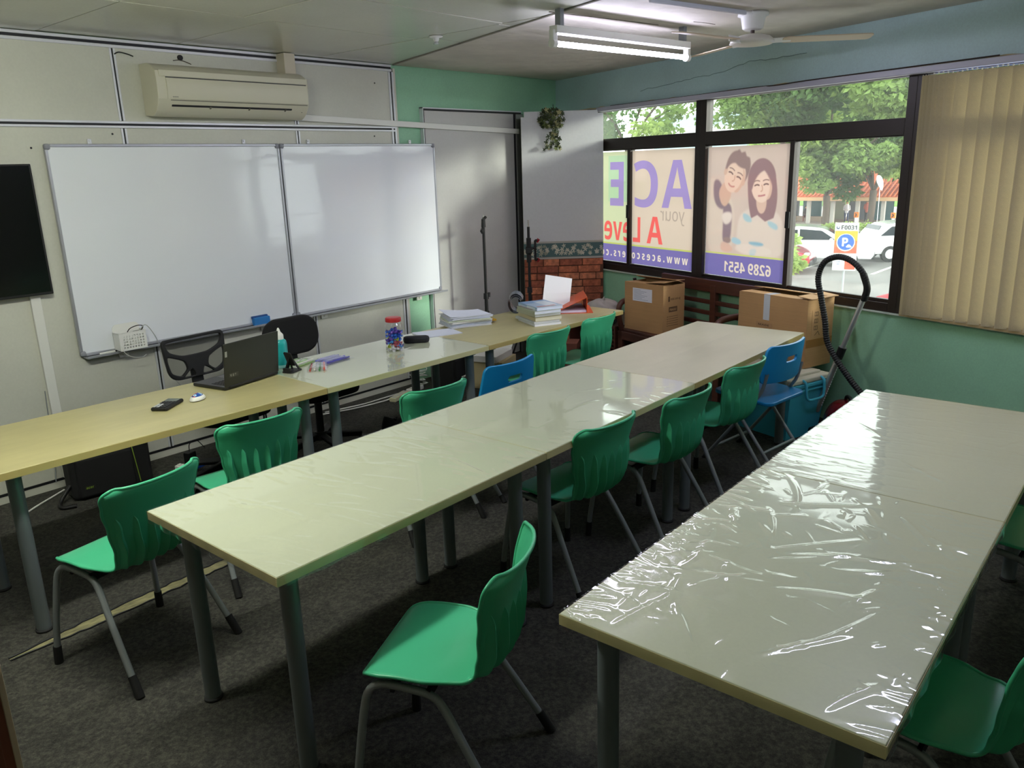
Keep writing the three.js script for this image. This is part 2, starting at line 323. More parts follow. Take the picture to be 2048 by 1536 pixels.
{ // boxed corner column with paper border and brick facing
  const A = [5.70, 0.17], B = [6.2, 0.75], L = Math.hypot(B[0] - A[0], B[1] - A[1]), turn = -Math.atan2(B[1] - A[1], B[0] - A[0]);
  const w = structure('wall_corner', 'boxed corner column, white above a leaf border and red brick facing', 'column');
  w.position.set(A[0], 0, A[1]); w.rotation.y = turn;                 // local x along the face, z towards the room
  part('column_core', prism([[0, 0], [L, 0], [L - 0.05, -0.3], [0.3, -0.55], [-0.0, -0.12]].map(([x, z]) => [x, z - 0.012]), 0, 2.27), M.panelWhite, w);
  const s = new THREE.Shape([[0, 0], [L, 0], [L, 2.285], [L - 0.05, 2.285], [L - 0.05, 2.315], [0.03, 2.315], [0.03, 2.265], [0, 2.265]].map((p) => new THREE.Vector2(...p)));
  part('face_panel', metres(slab(s, 0.012, 0.001).translate(0, 0, -0.012)), S(0xffffff, 0.42, { map: tint(128, [208, 209, 210], 0.03, 0.01, 3, 3, 0.6) }), w);
  const border = canvasTexture(1024, 224, (x, W, H) => {
    x.fillStyle = '#b3b0a6'; x.fillRect(0, 0, W, H); x.fillStyle = '#4c6968'; x.fillRect(0, 26, W, H - 52);
    x.fillStyle = '#8f8d84'; x.fillRect(0, 20, W, 4); x.fillRect(0, H - 24, W, 4);
    const leaf = (cx, cy, r, a, col) => { x.save(); x.translate(cx, cy); x.rotate(a); x.fillStyle = col; x.beginPath(); for (let k = 0; k <= 40; k++) { const t = k / 40 * Math.PI * 2, q = r * (0.62 + 0.38 * Math.cos(5 * t)); x.lineTo(Math.cos(t) * q, Math.sin(t) * q); } x.fill(); x.strokeStyle = '#857f6c'; x.lineWidth = 1.6; for (let k = 0; k < 5; k++) { const t = k / 5 * Math.PI * 2; x.beginPath(); x.moveTo(0, 0); x.lineTo(Math.cos(t) * r * 0.8, Math.sin(t) * r * 0.8); x.stroke(); } x.restore(); };
    for (let k = 0; k < 9; k++) { const cx = 60 + k * 114; for (let q = 0; q < 7; q++) leaf(cx + rr(-55, 55), 112 + rr(-55, 55), rr(22, 36), rr(0, 6.3), ['#d9d3bd', '#c6c2ac', '#a9ab92', '#e3ddc9'][Math.floor(rr(0, 4))]); }
  });
  const bg = box(0, L, 0.955, 1.125, -0.001, 0.0015); { const p = bg.attributes.position, uv = bg.attributes.uv; for (let i = 0; i < p.count; i++) uv.setXY(i, p.getX(i) / L, (p.getY(i) - 0.955) / 0.17); }
  part('leaf_border', bg, S(0xffffff, 0.7, { map: border }), w, 'paper border printed with pale leaves on dark teal');
  part('mortar', box(0, L, 0, 0.955, -0.002, 0.002), S(0x5e3a2a, 0.95), w);
  const bm = [[186, 108, 76], [168, 94, 66], [198, 122, 88], [176, 110, 80], [156, 88, 64]].map((c) => S(0xffffff, 0.9, { map: tint(64, c, 0.3, 0.12, 6, 6, 6) }));
  const shapes = [0, 1, 2].map(() => null);
  for (let j = 0; j < 14; j++) {
    const y0 = 0.955 - (j + 1) * 0.0685; let x = j % 2 ? -0.09 : -0.02 * (j % 3);
    while (x < L) {
      const len = rr(0.15, 0.24), a = Math.max(0.002, x), b = Math.min(L - 0.002, x + len - 0.007);
      if (b - a > 0.03) { const q = (k) => rr(-0.004, 0.004); const g = new RoundedBoxGeometry(b - a, 0.0615 + q(), 0.009, 1, 0.004); g.translate((a + b) / 2, Math.max(0.033, y0 + 0.035), 0.004 + rr(0, 0.003)); g.rotateZ(0); part('brick', metres(g), bm[Math.floor(rr(0, 5))], w); }
      x += len;
    }
  }
}
{ // cable trunking on the front wall
  const t = structure('trim_1', 'white cable trunking running along the wall from the air conditioner', 'trunking');
  part('duct', bar([3.33, 2.225, 0.02], [5.84, 2.152, 0.02], 0.045, 0.028, 0.004), M.white, t);
  const t2 = structure('trim_2', 'white vertical cable trunking under the wall television', 'trunking');
  part('duct', bar([1.42, 0.06, 0.012], [1.42, 1.2, 0.012], 0.055, 0.022, 0.003), M.white, t2);
  const t3 = structure('trim_3', 'boxed pipe duct rising from the air conditioner to the ceiling', 'trunking');
  part('duct', box(3.235, 3.325, 2.47, 2.646, 0.0, 0.1, 0.004), S(0xcfc6b2, 0.5), t3);
}

// ================= TABLES =================
function wrinkled(w, d, seedNo, style) { // thin clear sheet laid over a table, with its creases
  const nx = Math.round(w / 0.006), nz = Math.round(d / 0.006), ridges = [];
  const add = (x, z, a, len, wid, h) => ridges.push({ x, z, c: Math.cos(a), s: Math.sin(a), len, wid, h, k: rr(-1.2, 1.2) });
  const n = style.count;
  for (let i = 0; i < n; i++) add(rr(-w / 2, w / 2), rr(-d / 2, d / 2), style.angle + rr(-style.spread, style.spread), rr(0.02, style.len), rr(0.0035, 0.007), rr(0.3, 1) * style.h);
  for (let i = 0; i < style.edge; i++) { // short pulls at the long edges
    const side = rnd() < 0.5 ? -1 : 1; add(rr(-w / 2, w / 2), side * (d / 2 - rr(0, 0.05)), Math.PI / 2 + rr(-0.5, 0.5), rr(0.03, 0.1), rr(0.004, 0.008), rr(0.4, 1) * style.h);
  }
  for (let i = 0; i < style.big; i++) add(rr(-w * 0.42, w * 0.42), rr(-d * 0.4, d * 0.4), rr(0, 3.14), rr(0.07, 0.2), rr(0.007, 0.011), style.h * rr(1.2, 2));
  const H = new Float32Array((nx + 1) * (nz + 1));
  for (const r of ridges) {
    const R = r.len + 0.03, i0 = Math.max(0, Math.floor((r.x - R + w / 2) / w * nx)), i1 = Math.min(nx, Math.ceil((r.x + R + w / 2) / w * nx)), j0 = Math.max(0, Math.floor((r.z - R + d / 2) / d * nz)), j1 = Math.min(nz, Math.ceil((r.z + R + d / 2) / d * nz));
    for (let j = j0; j <= j1; j++) for (let i = i0; i <= i1; i++) {
      const x = -w / 2 + w * i / nx - r.x, z = -d / 2 + d * j / nz - r.z, u = x * r.c + z * r.s, v = -x * r.s + z * r.c - r.k * u * u;
      const q = u / r.len; if (Math.abs(q) >= 1) continue;
      H[j * (nx + 1) + i] += r.h * (1 - q * q) * Math.exp(-(v * v) / (r.wid * r.wid));
    }
  }
  const g = new THREE.PlaneGeometry(w, d, nx, nz); g.rotateX(-Math.PI / 2);
  const p = g.attributes.position;
  for (let k = 0; k < p.count; k++) { const x = p.getX(k), z = p.getZ(k); p.setY(k, 0.0008 + Math.min(0.006, H[k]) + style.wave * fbm(x * 5 + seedNo, z * 5 + 3, 256, 3)); }
  g.computeVertexNormals();
  return g;
}
const legGeo = (() => merge([rod([0, 0.012, 0], [0, 0.706, 0], 0.0285, 0.0285, 20), rod([0, 0.7, 0], [0, 0.718, 0], 0.045, 0.045, 20)]))();
const footGeo = lathe([[0, 0], [0.031, 0], [0.034, 0.004], [0.033, 0.014], [0, 0.014]], 20);
const ROW = { 1: { ox: 0.238, oz: 1.04, d: 0.708, a: 0.024 }, 2: { ox: 0.798, oz: 2.578, d: 0.754, a: -0.011 }, 3: { ox: 1.145, oz: 4.07, d: 0.778, a: -0.016 } };
const rowAt = (r, t, s) => { const R = ROW[r]; return [R.ox + t * Math.cos(R.a) - s * Math.sin(R.a), R.oz + t * Math.sin(R.a) + s * Math.cos(R.a)]; };
function table(r, t0, t1, top, edge, label, cover) {
  const R = ROW[r], w = t1 - t0 - 0.006, d = R.d, [x, z] = rowAt(r, (t0 + t1) / 2, d / 2);
  const o = thing('classroom_table', label, 'table', [x, 0, z], -R.a, 'classroom tables pushed together in rows');
  const tt = part('tabletop', metres(box(-w / 2, w / 2, 0.718, 0.75, -d / 2, d / 2, 0.003)), top, o);
  const e = 0.0012, y0 = 0.7185, y1 = 0.7475;
  part('edge_band', [box(-w / 2 - e, w / 2 + e, y0, y1, d / 2, d / 2 + e), box(-w / 2 - e, w / 2 + e, y0, y1, -d / 2 - e, -d / 2), box(-w / 2 - e, -w / 2, y0, y1, -d / 2, d / 2), box(w / 2, w / 2 + e, y0, y1, -d / 2, d / 2)], edge, tt);
  for (const sx of [-1, 1]) for (const sz of [-1, 1]) {
    const l = part('leg', legGeo, M.legGrey, o); l.position.set(sx * (w / 2 - 0.09), 0, sz * (d / 2 - 0.088));
    part('foot_cap', footGeo, M.rubber, l);
  }
  if (cover) {
    const g = wrinkled(w + 0.004, d + 0.004, t0 * 7 + r, cover); g.translate(0, 0.75, 0);
    part('plastic_cover', g, M.film, o, 'clear wrinkled plastic sheet');
    if (cover.hem) part('plastic_hem', [at(shell((u, v) => V((u - 0.5) * (w + 0.008), 0.752 - v * (0.032 + 0.012 * fbm(u * 9, r, 256, 3)), 0.003 * Math.sin(u * 60) * v + 0.003), 60, 3, 0.0006), 0, 0, d / 2 + 0.002), at(shell((u, v) => V((u - 0.5) * d, 0.752 - v * (0.034 + 0.02 * fbm(u * 7, r + 4, 256, 3)), 0.004 * Math.sin(u * 47) * v + 0.003), 40, 3, 0.0006), -w / 2 - 0.002, 0, 0, -Math.PI / 2)], M.film, o);
  }
  return o;
}
const T = {};
T.a1 = table(1, 0.36, 1.911, M.tan, M.tanEdge, 'tan laminate table under the laptop, between the whiteboard and the first chairs');
T.a2 = table(1, 1.911, 3.137, M.cream, M.creamEdge, 'glossy cream table under the sweet jar, between two tan tables', { count: 46, angle: 1.2, spread: 1.2, len: 0.07, h: 0.0009, edge: 30, big: 4, wave: 0.0008 });
T.a3 = table(1, 3.137, 4.626, M.tan, M.tanEdge, 'tan laminate table carrying the paper stacks and the pile of books');
T.b1 = table(2, 0, 1.24, M.cream, M.creamEdge, 'cream table in plastic at the free end of the middle row', { count: 80, angle: 1.3, spread: 0.3, len: 0.12, h: 0.0026, edge: 50, big: 3, wave: 0.0008, hem: true });
T.b2 = table(2, 1.24, 2.474, M.cream, M.creamEdge, 'cream table in plastic in the centre of the middle row', { count: 40, angle: 0.6, spread: 0.9, len: 0.08, h: 0.0011, edge: 24, big: 1, wave: 0.0006 });
T.b3 = table(2, 2.474, 3.958, M.creamGrey, M.tanEdge, 'bare pale wood table at the window end of the middle row');
T.c1 = table(3, 0, 1.233, M.cream, M.creamEdge, 'cream table under heavily creased plastic, its corner free towards the aisle', { count: 190, angle: 0.8, spread: 1.6, len: 0.06, h: 0.0021, edge: 130, big: 30, wave: 0.0018, hem: true });
T.c2 = table(3, 1.233, 2.498, M.cream, M.creamEdge, 'cream plastic covered table with fine ripples next to the vertical blind', { count: 230, angle: 1.5, spread: 0.25, len: 0.1, h: 0.0011, edge: 80, big: 4, wave: 0.0012 });

// ================= CHAIRS =================
const greenChair = (() => {
  const o = thing('plastic_chair', '', 'chair', [0, 0, 0], 0, 'green plastic shell chairs at the tables');
  const prof = new THREE.CatmullRomCurve3([V(0, 0.418, -0.222), V(0, 0.44, -0.2), V(0, 0.449, -0.12), V(0, 0.443, -0.02), V(0, 0.434, 0.07), V(0, 0.444, 0.135), V(0, 0.5, 0.18), V(0, 0.59, 0.2), V(0, 0.69, 0.22), V(0, 0.787, 0.252)]);
  const key = [[0, 0.182], [0.12, 0.202], [0.28, 0.203], [0.42, 0.18], [0.52, 0.16], [0.62, 0.162], [0.76, 0.182], [0.88, 0.202], [1, 0.219]];
  const half = (t) => { let w = 0; for (let i = 0; i < key.length - 1; i++) if (t >= key[i][0] && t <= key[i + 1][0]) { const q = (t - key[i][0]) / (key[i + 1][0] - key[i][0]), e = q * q * (3 - 2 * q); w = key[i][1] + (key[i + 1][1] - key[i][1]) * e; } return w; };
  const L = prof.getLength();
  const halfR = (t) => { const r = 0.05, dT = (1 - t) * L, dF = t * L; let w = half(t); if (dT < r) w -= r - Math.sqrt(Math.max(0, r * r - (r - dT) ** 2)); if (dF < r) w -= (r - Math.sqrt(Math.max(0, r * r - (r - dF) ** 2))) * 0.9; return w; };
  const f = (u, v) => {
    const t = v, p = prof.getPointAt(t), s = u * 2 - 1, w = halfR(t), b = Math.min(1, Math.max(0, (t - 0.44) / 0.16)), r = Math.min(1, Math.max(0, t / 0.5)) * (1 - b);
    return V(s * w, p.y + r * 0.018 * s * s, p.z - b * (0.04 * s * s + 0.022 * s ** 6) * (w / 0.2));
  };
  // the front faces of the shell look up and forwards
  const sh = part('shell', shell((u, v) => f(1 - u, v), 22, 46, 0.006), M.chairGreen, o);
  const rim = []; const N = 46;
  for (let i = 0; i <= N; i++) rim.push(f(1, i / N)); for (let i = 1; i < 16; i++) rim.push(f(1 - i / 16, 1)); for (let i = N; i >= 0; i--) rim.push(f(0, i / N)); for (let i = 1; i < 16; i++) rim.push(f(i / 16, 0));
  part('rim', new THREE.TubeGeometry(new THREE.CatmullRomCurve3(rim, true), 220, 0.0062, 7, true), M.chairGreen, o);
  for (let k = 0; k < 7; k++) { // fins moulded round the bend behind the lower back
    const s = (k - 3) / 3 * 0.86, t1 = 0.83 + 0.012 * Math.cos(k * 1.3), t0 = 0.5;
    const pos = [], idx = [], n = 20;
    for (let i = 0; i <= n; i++) {
      const t = t0 + (t1 - t0) * i / n, u = (s + 1) / 2, p = f(u, t), e = 1e-3, du = f(u + e, t).sub(f(u - e, t)).normalize(), dv = f(u, t + e).sub(f(u, t - e)).normalize(), nn = du.clone().cross(dv).normalize();
      if (nn.z < 0 && t > 0.62 || nn.y > 0 && t <= 0.62) nn.negate();
      const q = i / n, w = 0.014 * Math.sin(Math.PI * Math.min(1, 0.5 + (1 - q) * 1.1) * 0.5 + 0) * (q > 0.92 ? (1 - q) / 0.08 : 1) + 0.0006, h = 0.026 * Math.sin(Math.PI * Math.pow(q, 0.8)) ** 0.7 + 0.002;
      for (const [a, b] of [[-w, 0], [w * 0.45, h], [w * 0.75, h * 0.95], [w, 0]]) { const c = p.clone().addScaledVector(du, a).addScaledVector(nn, b); pos.push(c.x, c.y, c.z); }
    }
    for (let i = 0; i < n; i++) for (let j = 0; j < 3; j++) { const a = i * 4 + j, b = a + 1, c = a + 5, d = a + 4; idx.push(a, b, c, a, c, d); }
    const g = new THREE.BufferGeometry(); g.setAttribute('position', new THREE.Float32BufferAttribute(pos, 3)); g.setIndex(idx); g.computeVertexNormals();
    part('back_fin', g, M.chairGreen, sh);
  }
  for (const s of [-1, 1]) {
    const pts = [[s * 0.232, 0.06, -0.236], [s * 0.224, 0.16, -0.226], [s * 0.205, 0.33, -0.205], [s * 0.195, 0.395, -0.188], [s * 0.186, 0.415, -0.15], [s * 0.182, 0.409, -0.06], [s * 0.182, 0.398, -0.005], [s * 0.187, 0.365, 0.035], [s * 0.205, 0.25, 0.105], [s * 0.228, 0.06, 0.215]];
    const l = part('leg_frame', tube(pts, 0.0125, 60, 10), M.tubeGrey, o, 'bent grey steel leg tube');
    part('rubber_foot', rod([s * 0.2345, 0, -0.239], [s * 0.2315, 0.075, -0.2355], 0.0165, 0.0155, 12), M.rubber, l); part('rubber_foot', rod([s * 0.2345, 0, 0.2495], [s * 0.2275, 0.075, 0.208], 0.0165, 0.0155, 12), M.rubber, l);
  }
  part('seat_bracket', bar([-0.19, 0.409, -0.12], [0.19, 0.409, -0.12], 0.03, 0.012), M.blackSoft, o); part('seat_bracket', bar([-0.185, 0.402, -0.01], [0.185, 0.402, -0.01], 0.03, 0.012), M.blackSoft, o);
  return o;
})();
const chairSpots = [
  [1.203, 3.614, 0.444, 'green plastic chair turned askew in the aisle, clear of every table'],
  [0.899, 2.159, 0.21, 'green plastic chair behind the free end of the middle row, legs fully visible'],
  [1.588, 1.865, -0.07, 'green plastic chair facing the laptop, beside the bare floor'],
  [2.42, 2.14, -0.09, 'green plastic chair next to a blue folding chair, behind the creased cream table'],
  [3.82, 1.775, -0.05, 'green plastic chair facing the pile of books'],
  [4.41, 1.755, 0.03, 'green plastic chair at the far end of the tan table, nearest the cardboard boxes'],
  [2.44, 3.16, -0.05, 'green plastic chair tucked at the middle row, first from the aisle'],
  [3.03, 3.225, -0.02, 'green plastic chair tucked at the middle row, between two other green chairs'],
  [3.71, 3.2, -0.05, 'green plastic chair tucked at the middle row beside the blue folding chair'],
  [1.82, 4.83, -0.02, 'green plastic chair half under the heavily creased cream table'],
  [3.1, 4.84, -0.03, 'green plastic chair half under the rippled cream table'],
];
chairSpots.forEach(([x, z, a, label], i) => { if (i === 0) { greenChair.position.set(x, 0, z); greenChair.rotation.y = a; greenChair.userData.label = label; } else copy(greenChair, [x, 0, z], a, label, 'plastic_chair'); });

const blueChair = (() => {
  const o = thing('folding_chair', 'blue folding chair with a slotted backrest, behind the middle row beside a green chair', 'chair', [3.03, 0, 2.08], 0.0, 'blue folding chairs');
  const s = new THREE.Shape();
  s.moveTo(-0.2, -0.115); s.lineTo(0.2, -0.115); s.quadraticCurveTo(0.235, -0.11, 0.232, -0.07); s.lineTo(0.215, 0.07); s.quadraticCurveTo(0.21, 0.115, 0.17, 0.115); s.lineTo(-0.17, 0.115); s.quadraticCurveTo(-0.21, 0.115, -0.215, 0.07); s.lineTo(-0.232, -0.07); s.quadraticCurveTo(-0.235, -0.11, -0.2, -0.115);
  s.holes.push(new THREE.Path(roundRect(0.12, 0.035, 0.017, 0, 0.02).getPoints(8)));
  // backrest: the outline cut into fine strips so that it can be bowed
  let g = slab(s, 0.016, 0.003);
  const cut = []; { // subdivide long faces by splitting along x
    const a = plain(g), p = a.attributes.position; let tris = [];
    for (let i = 0; i < p.count; i += 3) tris.push([0, 1, 2].map((k) => V(p.getX(i + k), p.getY(i + k), p.getZ(i + k))));
    for (let lv = 0; lv < 9; lv++) { const next = []; let any = false; for (const t of tris) { let m = -1, best = 0.03; for (let k = 0; k < 3; k++) { const d = Math.abs(t[k].x - t[(k + 1) % 3].x); if (d > best) { best = d; m = k; } } if (m < 0) { next.push(t); continue; } any = true; const A = t[m], B = t[(m + 1) % 3], C = t[(m + 2) % 3], Q = A.clone().lerp(B, 0.5); next.push([A, Q, C], [Q, B, C]); } tris = next; if (!any) break; }
    for (const t of tris) for (const q of t) cut.push(q.x, q.y, q.z - 1.05 * q.x * q.x);
  }
  g = new THREE.BufferGeometry(); g.setAttribute('position', new THREE.Float32BufferAttribute(cut, 3)); g.computeVertexNormals();
  part('backrest', at(g, 0, 0.668, 0.225, 0, 0.12), M.blue, o);
  part('seat', at(slab(roundRect(0.42, 0.4, 0.05), 0.022, 0.006), 0, 0.435, 0.035, 0, -Math.PI / 2 + 0.06), M.blue, o);
  for (const k of [-1, 1]) {
    const x = k * 0.2;
    part('leg', tube([[x, 0.62, 0.2], [x, 0.5, 0.165], [x, 0.25, -0.02], [x, 0.02, -0.2]], 0.011, 30, 8, 0.2), M.tubeGrey, o);
    part('leg', tube([[k * 0.18, 0.42, -0.06], [k * 0.18, 0.3, 0.04], [k * 0.18, 0.02, 0.27]], 0.011, 24, 8, 0.2), M.tubeGrey, o);
    part('rubber_foot', rod([x, 0, -0.216], [x, 0.035, -0.188], 0.015, 0.014, 10), M.rubber, o); part('rubber_foot', rod([k * 0.18, 0, 0.288], [k * 0.18, 0.035, 0.258], 0.015, 0.014, 10), M.rubber, o);
  }
  part('crossbar', rod([-0.2, 0.1, -0.132], [0.2, 0.1, -0.132], 0.009), M.tubeGrey, o); part('crossbar', rod([-0.18, 0.12, 0.188], [0.18, 0.12, 0.188], 0.009), M.tubeGrey, o);
  return o;
})();
copy(blueChair, [4.33, 0, 3.16], -0.12, 'blue folding chair beside the storage bin, at the window end of the middle row', 'folding_chair');

function officeChair(x, z, turn, label, mesh) {
  const o = thing('office_chair', label, 'chair', [x, 0, z], turn, 'black office chairs behind the front table');
  if (mesh) {
    const w = 0.215, h = 0.13, s = new THREE.Shape();
    s.moveTo(-w * 0.55, -h); s.lineTo(w * 0.55, -h); s.quadraticCurveTo(w * 0.9, -h, w * 0.95, -h * 0.45); s.lineTo(w, h * 0.7); s.quadraticCurveTo(w, h, w * 0.85, h); s.lineTo(-w * 0.85, h); s.quadraticCurveTo(-w, h, -w, h * 0.7); s.lineTo(-w * 0.95, -h * 0.45); s.quadraticCurveTo(-w * 0.9, -h, -w * 0.55, -h);
    const hole = (pts) => { const q = new THREE.Path(); q.setFromPoints(new THREE.CatmullRomCurve3(pts.map(([a, b]) => V(a, b, 0)), true, 'catmullrom', 0.3).getPoints(40).map((v) => new THREE.Vector2(v.x, v.y))); s.holes.push(q); };
    const outline = s.getPoints(8).map((p) => p.clone());
    hole([[-0.185, 0.108], [0, 0.112], [0.185, 0.108], [0.17, 0.05], [0.08, 0.015], [-0.08, 0.015], [-0.17, 0.05]]);
    hole([[-0.19, 0.02], [-0.09, -0.02], [-0.075, -0.07], [-0.12, -0.105], [-0.18, -0.075]]);
    hole([[0.19, 0.02], [0.09, -0.02], [0.075, -0.07], [0.12, -0.105], [0.18, -0.075]]);
    hole([[-0.1, -0.115], [-0.045, -0.075], [-0.03, -0.115]]); hole([[0.1, -0.115], [0.045, -0.075], [0.03, -0.115]]);
    part('back_frame', at(slab(s, 0.022, 0.005), 0, 0.755, -0.235, 0, -0.1), M.black, o);
    const weave = dataTexture(64, (u, v) => (((Math.floor(u * 16) + Math.floor(v * 16)) % 2) ? 110 : 40), false, 40);
    part('back_mesh', at(slab(new THREE.Shape(outline.map((p) => p.multiplyScalar(0.96))), 0.002), 0, 0.755, -0.228, 0, -0.1), S(0x1c1d1f, 0.9, { alphaMap: weave, transparent: true, opacity: 1.0 }), o, 'see-through black mesh');
  } else {
    part('backrest', at(slab(roundRect(0.43, 0.26, 0.115), 0.06, 0.02), 0, 0.765, -0.26, 0, -0.08), M.blackSoft, o);
  }
  part('back_post', bar([0, 0.42, -0.22], [0, 0.7, -0.245], 0.075, 0.02, 0.004), M.black, o);
  part('seat', at(slab(roundRect(0.47, 0.44, 0.12), 0.07, 0.025), 0, 0.4, 0.02, 0, -Math.PI / 2), M.blackSoft, o);
  part('gas_lift', rod([0, 0.1, 0], [0, 0.4, 0], 0.026, 0.026, 16), M.dark, o);
  const base = part('base_hub', rod([0, 0.075, 0], [0, 0.13, 0], 0.05, 0.04, 16), M.black, o);
  for (let k = 0; k < 5; k++) {
    const a = k / 5 * Math.PI * 2 + 0.5, c = Math.cos(a), s = Math.sin(a);
    part('base_arm', bar([0.03 * c, 0.1, 0.03 * s], [0.28 * c, 0.075, 0.28 * s], 0.045, 0.026, 0.006), M.black, o);
    part('caster', at(rod([-0.022, 0, 0], [0.022, 0, 0], 0.03, 0.03, 16), 0.285 * c, 0.03, 0.285 * s, a), M.dark, o);
  }
  if (mesh) for (const k of [-1, 1]) part('armrest', [bar([k * 0.26, 0.42, -0.02], [k * 0.26, 0.6, 0.0], 0.03, 0.05, 0.008), box(k * 0.26 - 0.03, k * 0.26 + 0.03, 0.6, 0.625, -0.1, 0.12, 0.01)], M.black, o);
  return o;
}
officeChair(2.13, 0.7, 0.08, 'black office chair with a mesh back between the front table and the whiteboard', true);
officeChair(2.78, 0.76, 0.02, 'black office chair with a solid padded back under the whiteboard tray', false);

// ================= ON THE FRONT WALL =================
function whiteboard(x0, x1, label) {
  const y0 = 0.785, y1 = 2.041, xc = (x0 + x1) / 2, w = x1 - x0, h = y1 - y0;
  const o = thing('whiteboard', label, 'whiteboard', [xc, y0, 0], 0, 'whiteboards hung side by side');
  const bump = dataTexture(256, (u, v) => 255 * fbm(u * 4, v * 7, 4, 4), false, 1); bump.repeat.set(1 / w, 1 / h);
  part('writing_surface', metres(box(-w / 2 + 0.012, w / 2 - 0.012, 0.012, h - 0.012, 0.014, 0.026)), S(0xf0f3fa, 0.07, { bumpMap: bump, bumpScale: 0.003 }), o);
  const f = S(0xb4b6be, 0.35, { metalness: 0.5 });
  part('frame_rail', [box(-w / 2 + 0.03, w / 2 - 0.03, h - 0.018, h, 0.01, 0.034, 0.004)], f, o);
  part('frame_rail', [box(-w / 2 + 0.03, w / 2 - 0.03, 0, 0.018, 0.01, 0.034, 0.004)], f, o);
  for (const k of [-1, 1]) {
    part('frame_rail', box(k * w / 2 - (k > 0 ? 0.016 : 0), k * w / 2 + (k > 0 ? 0 : 0.016), 0.03, h - 0.03, 0.01, 0.034, 0.004), f, o);
    for (const [yy, s] of [[h - 0.033, 1], [0.0, -1]]) part('corner_cap', box(k * w / 2 - (k > 0 ? 0.033 : 0.002), k * w / 2 + (k > 0 ? 0.002 : 0.033), yy, yy + 0.034, 0.008, 0.037, 0.012), S(0x8f919b, 0.5), o);
  }
  part('pen_tray', [box(-w / 2 + 0.02, w / 2 + 0.03, -0.012, -0.004, 0.01, 0.075, 0.002), box(-w / 2 + 0.02, w / 2 + 0.03, -0.012, 0.003, 0.07, 0.077, 0.002)], f, o);
  for (const k of [-0.33, 0.33]) {
    part('hanging_clip', [box(k * w - 0.012, k * w + 0.012, h, h + 0.03, 0.002, 0.012, 0.003), rod([k * w, h + 0.018, 0.01], [k * w, h + 0.018, 0.018], 0.006)], M.alu, o);
    part('lower_bracket', [box(k * w - 0.03, k * w + 0.03, -0.055, -0.012, 0.0, 0.014, 0.003), rod([k * w, -0.035, 0.012], [k * w, -0.035, 0.02], 0.008)], M.white, o);
  }
  return o;
}
whiteboard(1.609, 3.168, 'whiteboard carrying the white basket and the blue eraser');
whiteboard(3.176, 4.708, 'whiteboard hung between its twin and the grey door, tray empty');
{
  const o = thing('television', 'black flat screen television on the wall beside the whiteboard', 'television', [0.86, 1.195, 0.0]);
  part('body', box(-0.65, 0.65, 0, 0.737, 0.03, 0.062, 0.005), M.black, o);
  part('screen', box(-0.638, 0.638, 0.016, 0.727, 0.0615, 0.0635), S(0x030405, 0.12), o);
  part('wall_bracket', box(-0.25, 0.25, 0.2, 0.5, 0.013, 0.032), M.dark, o);
}
